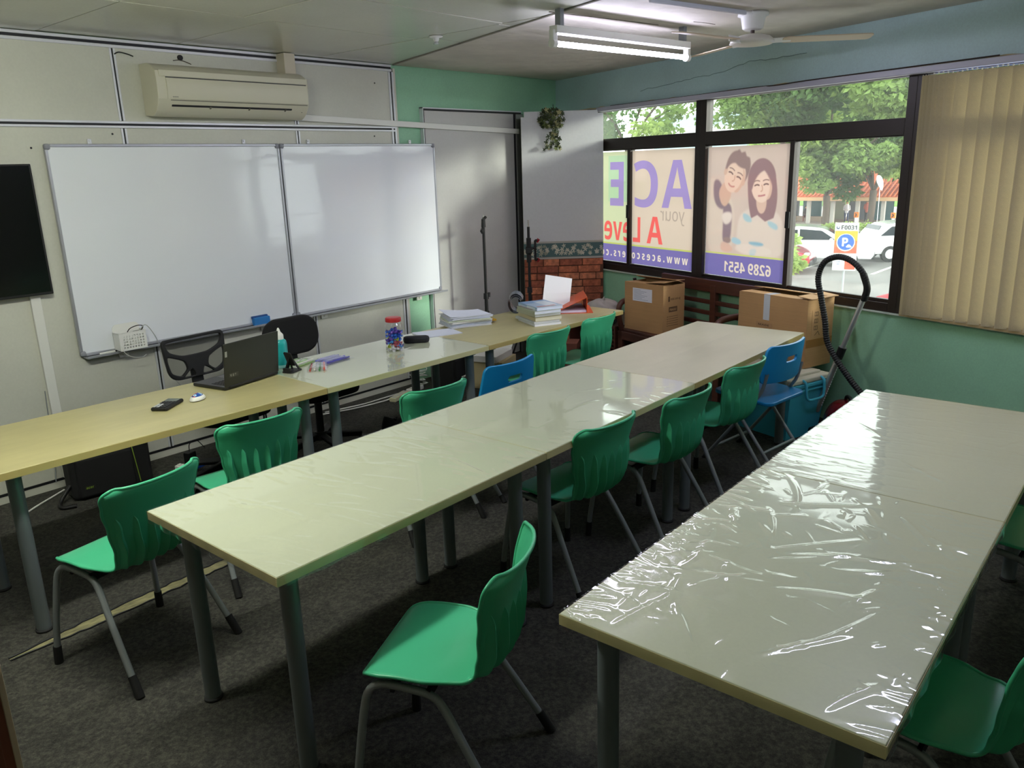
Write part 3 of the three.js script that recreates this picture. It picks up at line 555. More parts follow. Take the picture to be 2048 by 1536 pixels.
{
  const o = thing('air_conditioner', 'cream split air conditioner above the whiteboards', 'air conditioner', [2.79, 2.2, 0]);
  const s = new THREE.Shape(); // side profile: x is depth, y is height
  s.moveTo(0.005, 0.01); s.lineTo(0.1, 0.0); s.quadraticCurveTo(0.17, 0.02, 0.2, 0.1); s.quadraticCurveTo(0.212, 0.17, 0.2, 0.262); s.lineTo(0.185, 0.272); s.quadraticCurveTo(0.15, 0.305, 0.09, 0.312); s.lineTo(0.005, 0.312); s.lineTo(0.005, 0.01);
  const side = (x0, x1, sc = 1) => { const g = slab(s, x1 - x0, 0.004); g.rotateY(-Math.PI / 2); g.scale(1, 1, sc); return g.translate(x1, 0, 0); };
  part('housing', side(-0.55, 0.545), M.acWhite, o);
  const fp = new THREE.Shape(); fp.moveTo(0.19, 0.1); fp.lineTo(0.205, 0.1); fp.quadraticCurveTo(0.219, 0.17, 0.208, 0.222); fp.lineTo(0.195, 0.222);
  const g1 = new THREE.ExtrudeGeometry(fp, { depth: 1.02, bevelEnabled: false, curveSegments: 12 }); g1.rotateY(-Math.PI / 2); g1.translate(0.53, 0, 0);
  part('front_panel', g1, M.acWhite, o);
  part('panel_seam', box(-0.49, 0.53, 0.222, 0.2275, 0.195, 0.2075), M.dark, o);
  part('top_cover', box(-0.53, 0.545, 0.2275, 0.268, 0.18, 0.208, 0.006), M.acWhite, o);
  part('air_outlet', at(box(-0.46, 0.41, -0.0205, 0.0205, 0, 0.006), 0, 0.057, 0.168, 0, 0.95), M.dark, o, 'dark slot of the air outlet');
  part('louvre', at(box(-0.455, 0.405, -0.014, 0.014, -0.003, 0.003, 0.002), 0, 0.047, 0.166, 0, 0.75), M.acWhite, o);
  for (const x of [-0.2, 0.08, 0.36]) part('louvre_pin', at(box(x - 0.006, x + 0.006, -0.015, 0.015, 0, 0.008), 0, 0.057, 0.17, 0, 0.95), S(0x6d6a5c, 0.6), o);
  part('lower_trim', box(-0.47, 0.53, 0.091, 0.095, 0.19, 0.2035), S(0x6f6c5f, 0.6), o);
  const lt = canvasTexture(256, 48, (x, W, H) => { x.fillStyle = '#d3cfba'; x.fillRect(0, 0, W, H); x.fillStyle = '#57564e'; x.font = 'bold 34px sans-serif'; x.fillText('\u25A0 DAIKIN', 6, 36); });
  const lg = box(-0.47, -0.39, 0.105, 0.119, 0.2, 0.2085); part('badge', lg, S(0xffffff, 0.5, { map: lt }), o);
  part('sensor', rod([0.5, 0.055, 0.155], [0.5, 0.05, 0.172], 0.006, 0.006, 10), M.dark, o);
  const h = thing('cable_hole_grommet', 'dark pipe hole in the panel above the air conditioner', 'grommet', [2.52, 2.57, 0]);
  part('ring', rod([0, 0, 0], [0, 0, 0.012], 0.018, 0.016, 18), M.black, h); part('frayed_rim', tube([[-0.05, -0.02, 0.004], [-0.01, -0.015, 0.006], [0.03, -0.022, 0.006], [0.07, -0.035, 0.004]], 0.003, 16, 5), S(0x6a665a, 0.9), h);
}
{ // basket with cables on the whiteboard
  const o = thing('wall_basket', 'small white perforated plastic basket stuck on the whiteboard', 'basket', [1.9, 0.79, 0.03]);
  const pl = S(0xeeeeea, 0.4), w = 0.085, h = 0.115, d = 0.085;
  const face = new THREE.Shape(); face.moveTo(-w, 0); face.lineTo(w, 0); face.lineTo(w, h); face.lineTo(-w, h); face.lineTo(-w, 0);
  for (let i = 0; i < 8; i++) for (let j = 0; j < 5; j++) { const q = new THREE.Path(), a = -w + 0.022 + i * 0.0175, b = 0.014 + j * 0.0175; q.moveTo(a, b); q.lineTo(a + 0.01, b); q.lineTo(a + 0.01, b + 0.01); q.lineTo(a, b + 0.01); q.lineTo(a, b); face.holes.push(q); }
  part('front', slab(face, 0.003).translate(0, 0, d), pl, o);
  part('side', box(-w, -w + 0.003, 0, h, 0, d), pl, o); part('side', box(w - 0.003, w, 0, h, 0, d), pl, o); part('bottom', box(-w, w, 0, 0.003, 0, d), pl, o);
  part('back', slab(roundRect(2 * w, 0.16, 0.03, 0, 0.08), 0.003), pl, o);
  part('rim', [box(-w - 0.003, w + 0.003, h - 0.006, h, d - 0.002, d + 0.005, 0.002), box(-w - 0.003, -w + 0.002, h - 0.006, h, 0, d + 0.004, 0.002), box(w - 0.002, w + 0.003, h - 0.006, h, 0, d + 0.004, 0.002)], pl, o);
  const c1 = thing('cable', 'black cable coiled out of the white basket', 'cable', [1.9, 0.9, 0.07]);
  part('wire', tube([[-0.02, -0.02, 0], [0.0, 0.02, 0.02], [0.05, 0.035, 0.03], [0.085, 0.02, 0.02], [0.06, -0.02, 0]], 0.003, 40, 6), M.black, c1);
  part('plug', box(0.01, 0.05, -0.02, 0.005, 0.03, 0.045, 0.004), M.black, c1);
  const c2 = thing('cable', 'thin grey cable hanging from the white basket past the mesh chair', 'cable', [1.9, 0.9, 0.07]);
  part('wire', tube([[0.06, 0.0, 0.02], [0.1, 0.03, 0.03], [0.16, -0.06, 0.01], [0.2, -0.17, -0.03], [0.23, -0.3, -0.05], [0.32, -0.46, -0.045], [0.36, -0.6, -0.05]], 0.0025, 60, 6), S(0xb5b7b4, 0.5), c2);
  const c3 = thing('cable', 'white looped cable below the white basket', 'cable', [1.9, 0.8, 0.11]);
  part('wire', tube([[-0.07, 0.08, -0.005], [-0.075, 0.0, 0.01], [-0.03, -0.05, 0.01], [0.04, -0.07, 0.0], [0.08, -0.06, -0.02]], 0.0022, 50, 6), M.white, c3);
}
{
  const e = thing('board_eraser', 'blue whiteboard eraser on the tray by the board joint', 'eraser', [2.86, 0.783, 0.045]);
  part('felt', box(-0.065, 0.065, 0, 0.055, -0.02, 0.018, 0.006), S(0x2f7fc8, 0.85), e); part('handle', box(-0.068, 0.06, 0.045, 0.066, -0.023, 0.0, 0.006), S(0x1b4f8c, 0.6), e);
  const mk = (x, c, n, l) => { const m = thing('marker_pen', l, 'marker', [x, 0.788, 0.052]); part('barrel', rod([-0.05, 0, 0], [0.045, 0, 0], 0.007, 0.007, 10), M.white, m); part('cap', rod([0.045, 0, 0], [0.07, 0, 0], 0.0078, 0.0075, 10), n, m); };
  mk(1.76, 0, M.black, 'white marker with a black cap at the end of the whiteboard tray'); mk(3.02, 0, S(0x333a44, 0.5), 'white marker with a dark cap near the board joint');
}
{ // knob between boards
  const m = thing('cable', 'black cord end poking from the partition strip near the ceiling', 'cable', [2.1, 2.56, 0.01]);
  part('wire', tube([[0, 0, 0], [0.02, 0.01, 0.02], [0.06, 0.0, 0.04], [0.09, -0.012, 0.05]], 0.0035, 20, 6), M.black, m);
}

// ================= CEILING FITTINGS =================
function lamp(x, z, label, color = 0xe9e7ff, glow = 0xe4e2ff, power = 1) {
  const o = thing('fluorescent_lamp', label, 'lamp', [x, 2.47, z], -0.125);
  part('batten', box(-0.6, 0.6, 0.05, 0.09, -0.03, 0.03, 0.004), M.white, o);
  part('tube', new THREE.CapsuleGeometry(0.0145, 1.13, 4, 14).rotateZ(Math.PI / 2), S(0xffffff, 0.3, { emissive: glow, emissiveIntensity: 120 * power }), o, 'glowing white tube');
  for (const k of [-1, 1]) {
    part('lamp_holder', [box(k * 0.6 - 0.017, k * 0.6 + 0.017, -0.022, 0.07, -0.018, 0.018, 0.006), rod([k * 0.585, 0, 0], [k * 0.615, 0, 0], 0.024, 0.024, 16)], M.white, o);
    part('bracket', box(k * 0.55 - 0.014, k * 0.55 + 0.014, 0.085, 0.176, -0.02, 0.02), M.grey, o);
  }
  const l = new THREE.RectAreaLight(color, TUBE * power, 1.16, 0.05); l.position.set(0, -0.02, 0); l.lookAt(0, -3, 0); l.rotation.set(-Math.PI / 2, 0, 0); o.add(l); l.name = 'tube_glow';
  return o;
}
lamp(4.0, 2.41, 'lit fluorescent tube lamp under the plaster beside the tile edge', 0xe9e7ff, 0xe4e2ff, 0.42);
lamp(3.1, 4.3, 'lit fluorescent tube lamp under the plaster beyond the fan', 0xe0e2ff, 0xdcdeff, 0.5);
lamp(0.7, 2.35, 'lit fluorescent tube lamp under the ceiling tiles', 0xfdfff4, 0xfcfff2, 1.65);
{
  const o = thing('ceiling_fan', 'cream three-blade ceiling fan near the window', 'fan', [4.42, 2.646, 3.0]);
  part('canopy', lathe([[0, 0], [0.085, 0], [0.087, -0.018], [0.07, -0.022], [0.058, -0.085], [0.045, -0.095], [0, -0.095]].map(([a, b]) => [a, b])), M.white, o);
  part('mount_plate', box(-0.08, 0.1, -0.02, 0, -0.035, 0.035, 0.004), M.white, o);
  part('rod', rod([0, -0.125, 0], [0, -0.09, 0], 0.012), S(0x4a3a33, 0.5), o);
  part('motor', lathe([[0, -0.115], [0.05, -0.117], [0.1, -0.13], [0.123, -0.15], [0.125, -0.162], [0.11, -0.172], [0.06, -0.178], [0, -0.179]]), S(0xd6d2c6, 0.4), o);
  for (const a of [54, 190, 302]) {
    const c = Math.cos(a * Math.PI / 180), s = Math.sin(a * Math.PI / 180), turn = -a * Math.PI / 180;
    const g = slab(roundRect(0.5, 0.11, 0.03, 0.42, 0), 0.006, 0.002); g.rotateX(-Math.PI / 2); g.rotateX(-0.14); g.rotateY(turn); g.translate(0, -0.155, 0);
    const b = part('blade', g, S(0xcbb89c, 0.45), o);
    part('blade_iron', bar([0.1 * c, -0.155, 0.1 * s], [0.22 * c, -0.15, 0.22 * s], 0.035, 0.006, 0.002), M.white, b);
  }
  const k = thing('conduit', 'white cable conduit on the soffit leading to the fan', 'conduit', [4.42, 2.64, 3.0]);
  part('pipe', bar([-0.1, -0.006, 0.0], [-0.85, -0.006, -0.17], 0.022, 0.014, 0.003), S(0xd9dce6, 0.4), k);
  const p = thing('sprinkler_head', 'small white sprinkler head under the ceiling tiles', 'sprinkler', [3.582, 2.648, 1.26]);
  part('rose', lathe([[0, 0], [0.045, 0], [0.042, -0.006], [0.02, -0.012], [0.016, -0.03], [0, -0.03]]), M.white, p);
  part('deflector', [rod([0, -0.03, 0], [0, -0.045, 0], 0.006), rod([0, -0.045, 0], [0, -0.048, 0], 0.02), rod([0.014, -0.02, 0], [0.014, -0.046, 0], 0.003), rod([-0.014, -0.02, 0], [-0.014, -0.046, 0], 0.003)], M.steel, p);
}

// ================= ON THE FRONT TABLES =================
const TY = 0.75;
{ // laptop, its lid towards the class
  const o = thing('laptop', 'open dark grey laptop with its lid turned to the class', 'laptop', [1.95, TY, 1.285], 0.2);
  const dk = S(0x34352f, 0.4, { metalness: 0.4 });
  const b = part('base', box(-0.19, 0.19, 0.003, 0.02, -0.17, 0.075, 0.005), S(0x2a2a2b, 0.4, { metalness: 0.3 }), o);
  const keys = []; for (let r = 0; r < 5; r++) for (let c = 0; c < 14; c++) keys.push(box(-0.165 + c * 0.0237, -0.146 + c * 0.0237, 0.0195, 0.0215, -0.055 + r * 0.021, -0.038 + r * 0.021, 0.001));
  part('keyboard', keys, M.black, b); part('touchpad', box(-0.05, 0.05, 0.0198, 0.0206, -0.15, -0.08), S(0x3a3a3a, 0.3), b);
  const lid = part('lid', at(box(-0.19, 0.19, 0, 0.235, -0.006, 0.002, 0.003), 0, 0.018, 0.077, 0, 0.12), dk, o);
  part('screen', at(box(-0.18, 0.18, 0.015, 0.226, -0.0075, -0.006), 0, 0.018, 0.077, 0, 0.12), S(0x060708, 0.2), lid);
  part('hinge', box(-0.16, 0.16, 0.008, 0.022, 0.07, 0.082, 0.005), M.black, o);
  const logo = (x0, txt, w, h, y, rot) => { const t = canvasTexture(256, 128, (x, W, H) => { x.fillStyle = '#42433c'; x.fillRect(0, 0, W, H); x.fillStyle = '#b9bab2'; x.font = 'bold 84px sans-serif'; x.fillText(txt, 10, 96); }); const g = new THREE.BoxGeometry(w, h, 0.0006); if (rot) g.rotateZ(rot); part('logo_badge', at(g, x0, y, 0.003, 0, 0), S(0xffffff, 0.4, { map: t }), o).position.set(0, 0.018, 0.0785); };
  part('logo_badge', at((() => { const g = new THREE.BoxGeometry(0.014, 0.03, 0.0006); g.translate(-0.178, 0.18, 0.0026); return g; })(), 0, 0.018, 0.077, 0, 0.12), S(0x9fa09a, 0.4), o, 'small pale logo plate');
  const t = canvasTexture(256, 96, (x, W, H) => { x.fillStyle = '#3a3b34'; x.fillRect(0, 0, W, H); x.fillStyle = '#b3b4ac'; x.font = 'bold 70px serif'; x.fillText('V Z 7', 20, 74); });
  part('logo_badge', at((() => { const g = new THREE.BoxGeometry(0.06, 0.022, 0.0006); g.translate(-0.13, 0.06, 0.0026); return g; })(), 0, 0.018, 0.077, 0, 0.12), S(0xffffff, 0.4, { map: t }), o, 'pale lettering on the lid');
}
{
  const o = thing('calculator', 'black desk calculator lying on the tan table', 'calculator', [1.46, TY, 1.41], 0.62);
  part('body', box(-0.085, 0.085, 0, 0.018, -0.042, 0.042, 0.008), M.black, o);
  part('display', box(0.03, 0.07, 0.0175, 0.019, -0.032, 0.032), S(0x56605a, 0.25), o);
  for (let i = 0; i < 5; i++) for (let j = 0; j < 4; j++) part('key', box(-0.075 + i * 0.02, -0.061 + i * 0.02, 0.0175, 0.021, -0.033 + j * 0.017, -0.021 + j * 0.017, 0.002), j < 2 && i < 3 ? S(0xb9bcc0, 0.5) : S(0x2c2d30, 0.5), o);
}
{
  const o = thing('computer_mouse', 'white computer mouse patterned in red and blue', 'mouse', [1.61, TY, 1.425], 0.5);
  const f = (k, h) => shell((u, v) => { const a = u * Math.PI * 2, r = Math.sin(v * Math.PI / 2); return V(Math.cos(a) * 0.05 * r * k, h * Math.cos(v * Math.PI / 2) + 0.004, Math.sin(a) * 0.032 * r * k); }, 32, 10, 0.001);
  const t = canvasTexture(256, 128, (x, W, H) => { x.fillStyle = '#2453a8'; x.fillRect(0, 0, W, H); for (let i = 0; i < 26; i++) { x.fillStyle = ['#c8323c', '#2a8fd0', '#7a3b9a', '#e05048', '#1d3d88'][i % 5]; x.beginPath(); x.ellipse(rr(0, W), rr(0, H), rr(8, 30), rr(8, 26), rr(0, 3), 0, 7); x.fill(); } for (const [a, b] of [[70, 60], [150, 40]]) { x.fillStyle = '#dff3ff'; x.beginPath(); x.arc(a, b, 17, 0, 7); x.fill(); x.fillStyle = '#35a7d8'; x.beginPath(); x.arc(a, b, 9, 0, 7); x.fill(); } });
  part('shell', f(1, 0.026), M.white, o);
  const cap = metres(f(0.88, 0.031)); { const p = cap.attributes.position, uv = cap.attributes.uv; for (let i = 0; i < p.count; i++) uv.setXY(i, (p.getX(i) + 0.05) / 0.1, (p.getZ(i) + 0.032) / 0.064); }
  part('printed_top', cap, S(0xffffff, 0.3, { map: t }), o, 'red and blue printed top');
}
{
  const o = thing('glue_bottle', 'teal squeeze bottle with a white nozzle behind the laptop', 'bottle', [2.262, TY, 1.19]);
  part('bottle', lathe([[0, 0], [0.036, 0], [0.04, 0.006], [0.04, 0.04], [0.041, 0.135], [0.038, 0.155], [0.028, 0.166], [0, 0.167]]), S(0x1fa3a3, 0.3), o);
  part('nozzle', lathe([[0.024, 0.165], [0.026, 0.168], [0.026, 0.19], [0.021, 0.198], [0.012, 0.208], [0.008, 0.222], [0.004, 0.232], [0, 0.233]]), M.white, o);
  part('liquid_line', lathe([[0.0375, 0.0], [0.0405, 0.004], [0.0407, 0.018], [0.0375, 0.019]]), S(0x8fc9c8, 0.3), o);
}
{
  const o = thing('phone_stand', 'small black folding phone stand beside the teal bottle', 'stand', [2.235, TY, 1.33], 0.35);
  part('foot', at(slab(roundRect(0.1, 0.075, 0.015), 0.008, 0.002), 0, 0.0, 0, 0, -Math.PI / 2), M.black, o);
  part('arm', [bar([-0.012, 0.006, -0.03], [-0.012, 0.085, 0.005], 0.03, 0.008, 0.002)], M.black, o);
  part('arm', [bar([0.03, 0.006, 0.03], [-0.008, 0.088, 0.004], 0.012, 0.007, 0.002), bar([0.03, 0.006, -0.02], [-0.008, 0.088, -0.006], 0.012, 0.007, 0.002)], M.black, o);
  part('rest', at(slab(roundRect(0.06, 0.085, 0.01), 0.007, 0.002), -0.018, 0.075, 0.0, 1.35, -0.35), M.black, o);
  part('lip', box(-0.052, -0.038, 0.008, 0.03, -0.025, 0.025, 0.004), M.black, o);
}
{ // packets of stationery in clear bags
  const pack = (x, z, turn, w, d, cols, label) => {
    const o = thing('stationery_packet', label, 'packet', [x, TY, z], turn, 'clear stationery packets by the phone stand');
    cols.forEach((c, i) => part('pen', rod([-w * 0.42 + rr(0, 0.01), 0.006 + (i % 2) * 0.004, -d * 0.36 + i * d * 0.72 / Math.max(1, cols.length - 1)], [w * 0.42, 0.006 + (i % 2) * 0.004, -d * 0.36 + i * d * 0.72 / Math.max(1, cols.length - 1) + rr(-0.008, 0.008)], 0.0055, 0.0055, 8), S(c, 0.4), o));
    const f = (sgn) => { const k = rr(0, 9); return shell((u, v) => { const e = Math.min(1, 5 * Math.min(u, 1 - u, v, 1 - v)); return V((u - 0.5) * w, sgn > 0 ? 0.004 + e * 0.014 + 0.008 * e * (fbm(u * 8 + k, v * 8, 256, 3) - 0.4) : 0.0025, (v - 0.5) * d); }, 26, 22, 0.0006); };
    part('clear_bag', [f(1), f(-1)], M.clear, o, 'crinkled clear wrapping');
  };
  pack(2.37, 1.2, 0.3, 0.2, 0.17, [0x86b84e, 0xd9e2c8, 0x9ccf5a, 0xe8ead8, 0x7aa348], 'clear packet of green and white pens');
  pack(2.37, 1.385, 0.9, 0.2, 0.11, [0xc23a34, 0xe8e6e0, 0x3f8b4f, 0xd94a3c], 'clear packet of red and green pens');
  pack(2.53, 1.3, 0.1, 0.22, 0.18, [0x4a46b0, 0x6a68c8, 0x3c3a96, 0x7b7ad0, 0x5552b8, 0x423f9e], 'clear packet of violet blue pens');
}
{ // jar of sweets
  const o = thing('sweet_jar', 'clear plastic jar with a red lid full of wrapped sweets', 'jar', [2.93, TY, 1.42]);
  const prof = [[0, 0.001], [0.05, 0.001], [0.056, 0.008], [0.056, 0.03], [0.058, 0.06], [0.058, 0.145], [0.054, 0.165], [0.046, 0.176], [0.046, 0.186]];
  part('jar', lathe(prof, 36), M.clear, o);
  part('lid', lathe([[0, 0.21], [0.044, 0.21], [0.049, 0.206], [0.049, 0.184], [0.0465, 0.183]], 36), S(0xb5262c, 0.35), o, 'red screw lid');
  const cols = [[0x2b5fc4, 'blue'], [0x2f86d6, 'light blue'], [0x5a3aa0, 'purple'], [0xa9b83c, 'yellow green'], [0xb04a58, 'pink red'], [0xc9c9d2, 'silver']];
  const body = merge([new THREE.SphereGeometry(0.011, 10, 7).scale(1.35, 0.9, 0.9), new THREE.ConeGeometry(0.011, 0.013, 8, 1, true).rotateZ(Math.PI / 2).translate(0.019, 0, 0), new THREE.ConeGeometry(0.011, 0.013, 8, 1, true).rotateZ(-Math.PI / 2).translate(-0.019, 0, 0)]);
  const mats = cols.map(([c]) => S(c, 0.3, { metalness: 0.15 }));
  const place = (x, y, z, i) => {
    const k = y < 0.03 ? (rnd() < 0.5 ? 3 : 5) : y < 0.07 ? Math.floor(rr(0, 6)) : Math.floor(rr(0, 3.3));
    const m = part(numbered('wrapped_sweet'), body, mats[k], scene); m.position.set(2.93 + x, TY + y, 1.42 + z); m.rotation.set(rr(-0.5, 0.5), rr(0, 6.28), rr(-0.5, 0.5)); m.scale.setScalar(rr(0.98, 1.08));
    tag(m, cols[k][1] + ' wrapped sweet inside the red-lidded jar', 'sweet', cols[k][1] + ' sweets in the jar');
  };
  for (let L = 0; L < 6; L++) { const y = 0.015 + L * 0.021; for (let i = 0; i < 8; i++) { const a = i / 8 * 6.283 + L * 0.7; place(0.0275 * Math.cos(a), y + rr(-0.002, 0.002), 0.0275 * Math.sin(a), i); } place(rr(-0.006, 0.006), y, rr(-0.006, 0.006), 9); }
}
{
  const o = thing('spectacle_case', 'small black zipped case beside the sweet jar', 'case', [3.165, TY, 1.36], -0.75);
  part('body', at(slab(roundRect(0.17, 0.07, 0.034), 0.042, 0.014), 0, 0, 0, 0, -Math.PI / 2), S(0x15161d, 0.75), o);
  part('zip', at(slab(roundRect(0.172, 0.072, 0.035), 0.004, 0.001), 0, 0.019, 0, 0, -Math.PI / 2), M.black, o);
}
// sheets and stacks of paper
function sheaf(x, y, z, turn, w, d, h, color, label, curl = 0, group = 'stacked bundles of exercise papers') {
  const o = thing('paper_bundle', label, 'papers', [x, y, z], turn, group);
  const m = S(color, 0.85), n = Math.max(1, Math.round(h / 0.0035)), list = [];
  for (let i = 0; i < n; i++) { const dx = rr(-0.006, 0.006), dz = rr(-0.006, 0.006); list.push(at(box(-w / 2, w / 2, i * h / n, (i + 0.9) * h / n, -d / 2, d / 2), dx, 0, dz, rr(-0.02, 0.02))); }
  part('sheets', list, m, o);
  const c = S(0xdfe4f2, 0.8, { map: null });
  part('top_sheet', shell((u, v) => V((u - 0.5) * w, h + 0.0012 + curl * Math.pow(Math.max(0, 1 - u - v * 0.6), 2), (v - 0.5) * d), 14, 10, 0.0006), c, o);
  return o;
}
sheaf(3.44, TY, 1.27, -0.35, 0.29, 0.2, 0.003, 0xe6e8f2, 'loose sheets lying across the joint of the front tables', 0.004);
const paperCols = [0xd7d9e2, 0xc9cfdc, 0xe3e3e0, 0xcfd6c4, 0xdadde8, 0xe4e6ee, 0xd5d8e2];
{ let y = TY; const kinds = ['undermost bundle of papers in the tall paper stack', 'second bundle up in the tall paper stack', 'grey blue bundle in the middle of the tall paper stack', 'greenish bundle in the upper half of the tall paper stack', 'white bundle just below the top of the tall paper stack', 'topmost curling bundle of the tall paper stack'];
  kinds.forEach((k, i) => { const h = [0.012, 0.012, 0.013, 0.011, 0.012, 0.006][i]; sheaf(3.79 + rr(-0.012, 0.012), y, 1.2 + rr(-0.012, 0.012), -0.45 + rr(-0.07, 0.07), 0.31, 0.23, h, paperCols[i], k, i === 5 ? 0.03 : 0); y += h + 0.0022; });
  const n = thing('sticky_notes', 'yellow sticky notes poking out of the paper stack', 'notes', [3.93, TY + 0.012, 1.3], -0.45); part('pad', box(0, 0.05, 0, 0.012, -0.03, 0.03, 0.001), S(0xd9a82a, 0.7), n); }
{ // pile of books
  let y = TY; const defs = [[0xd9dbe2, 0xe9e9f0, 0.016, 'white softcover book at the bottom of the pile'], [0xb9c0c4, 0xe4e2e8, 0.018, 'pale grey softcover book second from the bottom of the pile'], [0xb7ad88, 0xd8d2be, 0.026, 'thick tan softcover book in the middle of the pile'], [0xa9ab94, 0xe0dfe6, 0.022, 'olive grey softcover book above the tan book'], [0xa2a892, 0xdfe2f2, 0.024, 'grey green softcover book second from the top of the pile'], [0x9db4cc, 0xdde2f6, 0.024, 'blue covered book on top of the pile']];
  defs.forEach(([c, p, h, label], i) => {
    const o = thing('book', label, 'book', [4.14 + rr(-0.012, 0.012), y, 1.6 + rr(-0.012, 0.012)], -0.42 + rr(-0.06, 0.06), 'pile of softcover books'), w = 0.21, d = 0.285;
    const cover = i === 5 ? S(0xffffff, 0.25, { map: canvasTexture(256, 256, (x, W, H) => { x.fillStyle = '#a8bcd2'; x.fillRect(0, 0, W, H); x.fillStyle = '#86a4c8'; x.fillRect(0, 0, W, 90); x.fillStyle = '#c9d4de'; x.fillRect(120, 40, 110, 180); x.fillStyle = '#b98f8c'; x.fillRect(20, 210, 180, 34); }) }) : S(c, 0.45);
    part('cover', [box(-w / 2, w / 2, 0, 0.0015, -d / 2, d / 2), box(-w / 2, w / 2, h - 0.0015, h, -d / 2, d / 2), box(-w / 2, -w / 2 + 0.0015, 0, h, -d / 2, d / 2)], cover, o);
    part('pages', box(-w / 2 + 0.0015, w / 2 - 0.003, 0.0015, h - 0.0015, -d / 2 + 0.002, d / 2 - 0.002), S(p, 0.85), o); y += h + 0.0004;
  });
}
{ // things behind the books
  const o = thing('ring_binder', 'orange ring binder standing open behind the books', 'binder', [4.67, TY, 1.52], 0.71); o.scale.setScalar(1.12);
  const or = S(0xd6521c, 0.4);
  part('cover', at(box(-0.15, 0.15, 0, 0.003, -0.22, 0), 0, 0.105, 0.08, 0, -0.42), or, o); part('cover', box(-0.15, 0.15, 0, 0.003, -0.16, 0.12), or, o); part('spine', box(-0.15, 0.15, 0, 0.108, 0.077, 0.081), or, o);
  part('papers', at(box(-0.14, 0.14, 0.004, 0.018, -0.15, 0.07), 0, 0, 0, 0.03), S(0xd9cfea, 0.8), o);
  const s = thing('acrylic_sign_holder', 'tilted clear acrylic holder with a white sheet behind the books', 'sign holder', [4.53, TY, 1.46], -0.72);
  part('sheet', at(box(-0.105, 0.105, 0.0, 0.23, -0.001, 0.001), 0, 0.045, -0.03, 0, -0.42, -0.2), S(0xf4f3f6, 0.6), s, 'white card');
  part('back_plate', at(box(-0.108, 0.108, 0, 0.235, -0.004, -0.0015), 0, 0.043, -0.03, 0, -0.42, -0.2), M.clear, s);
  part('front_plate', at(box(-0.11, 0.11, 0, 0.15, -0.001, 0.001), 0.02, 0.002, 0.06, 0, -0.1), M.clear, s); part('base_plate', box(-0.11, 0.11, 0, 0.003, -0.04, 0.07), M.clear, s);
  const r = thing('rolled_sheet', 'loosely rolled grey plastic sheet behind the acrylic holder', 'plastic sheet', [4.36, TY, 1.2], -0.9);
  for (let k = 0; k < 3; k++) part('layer', shell((u, v) => { const a = 0.4 + u * 4.6; return V(Math.cos(a) * (0.075 - k * 0.012) * 0.8, 0.078 + Math.sin(a) * (0.075 - k * 0.012), (v - 0.5) * 0.16 + k * 0.01); }, 30, 4, 0.001), S(0x8a93a0, 0.25, { transmission: 0.4, thickness: 0 }), r);
}

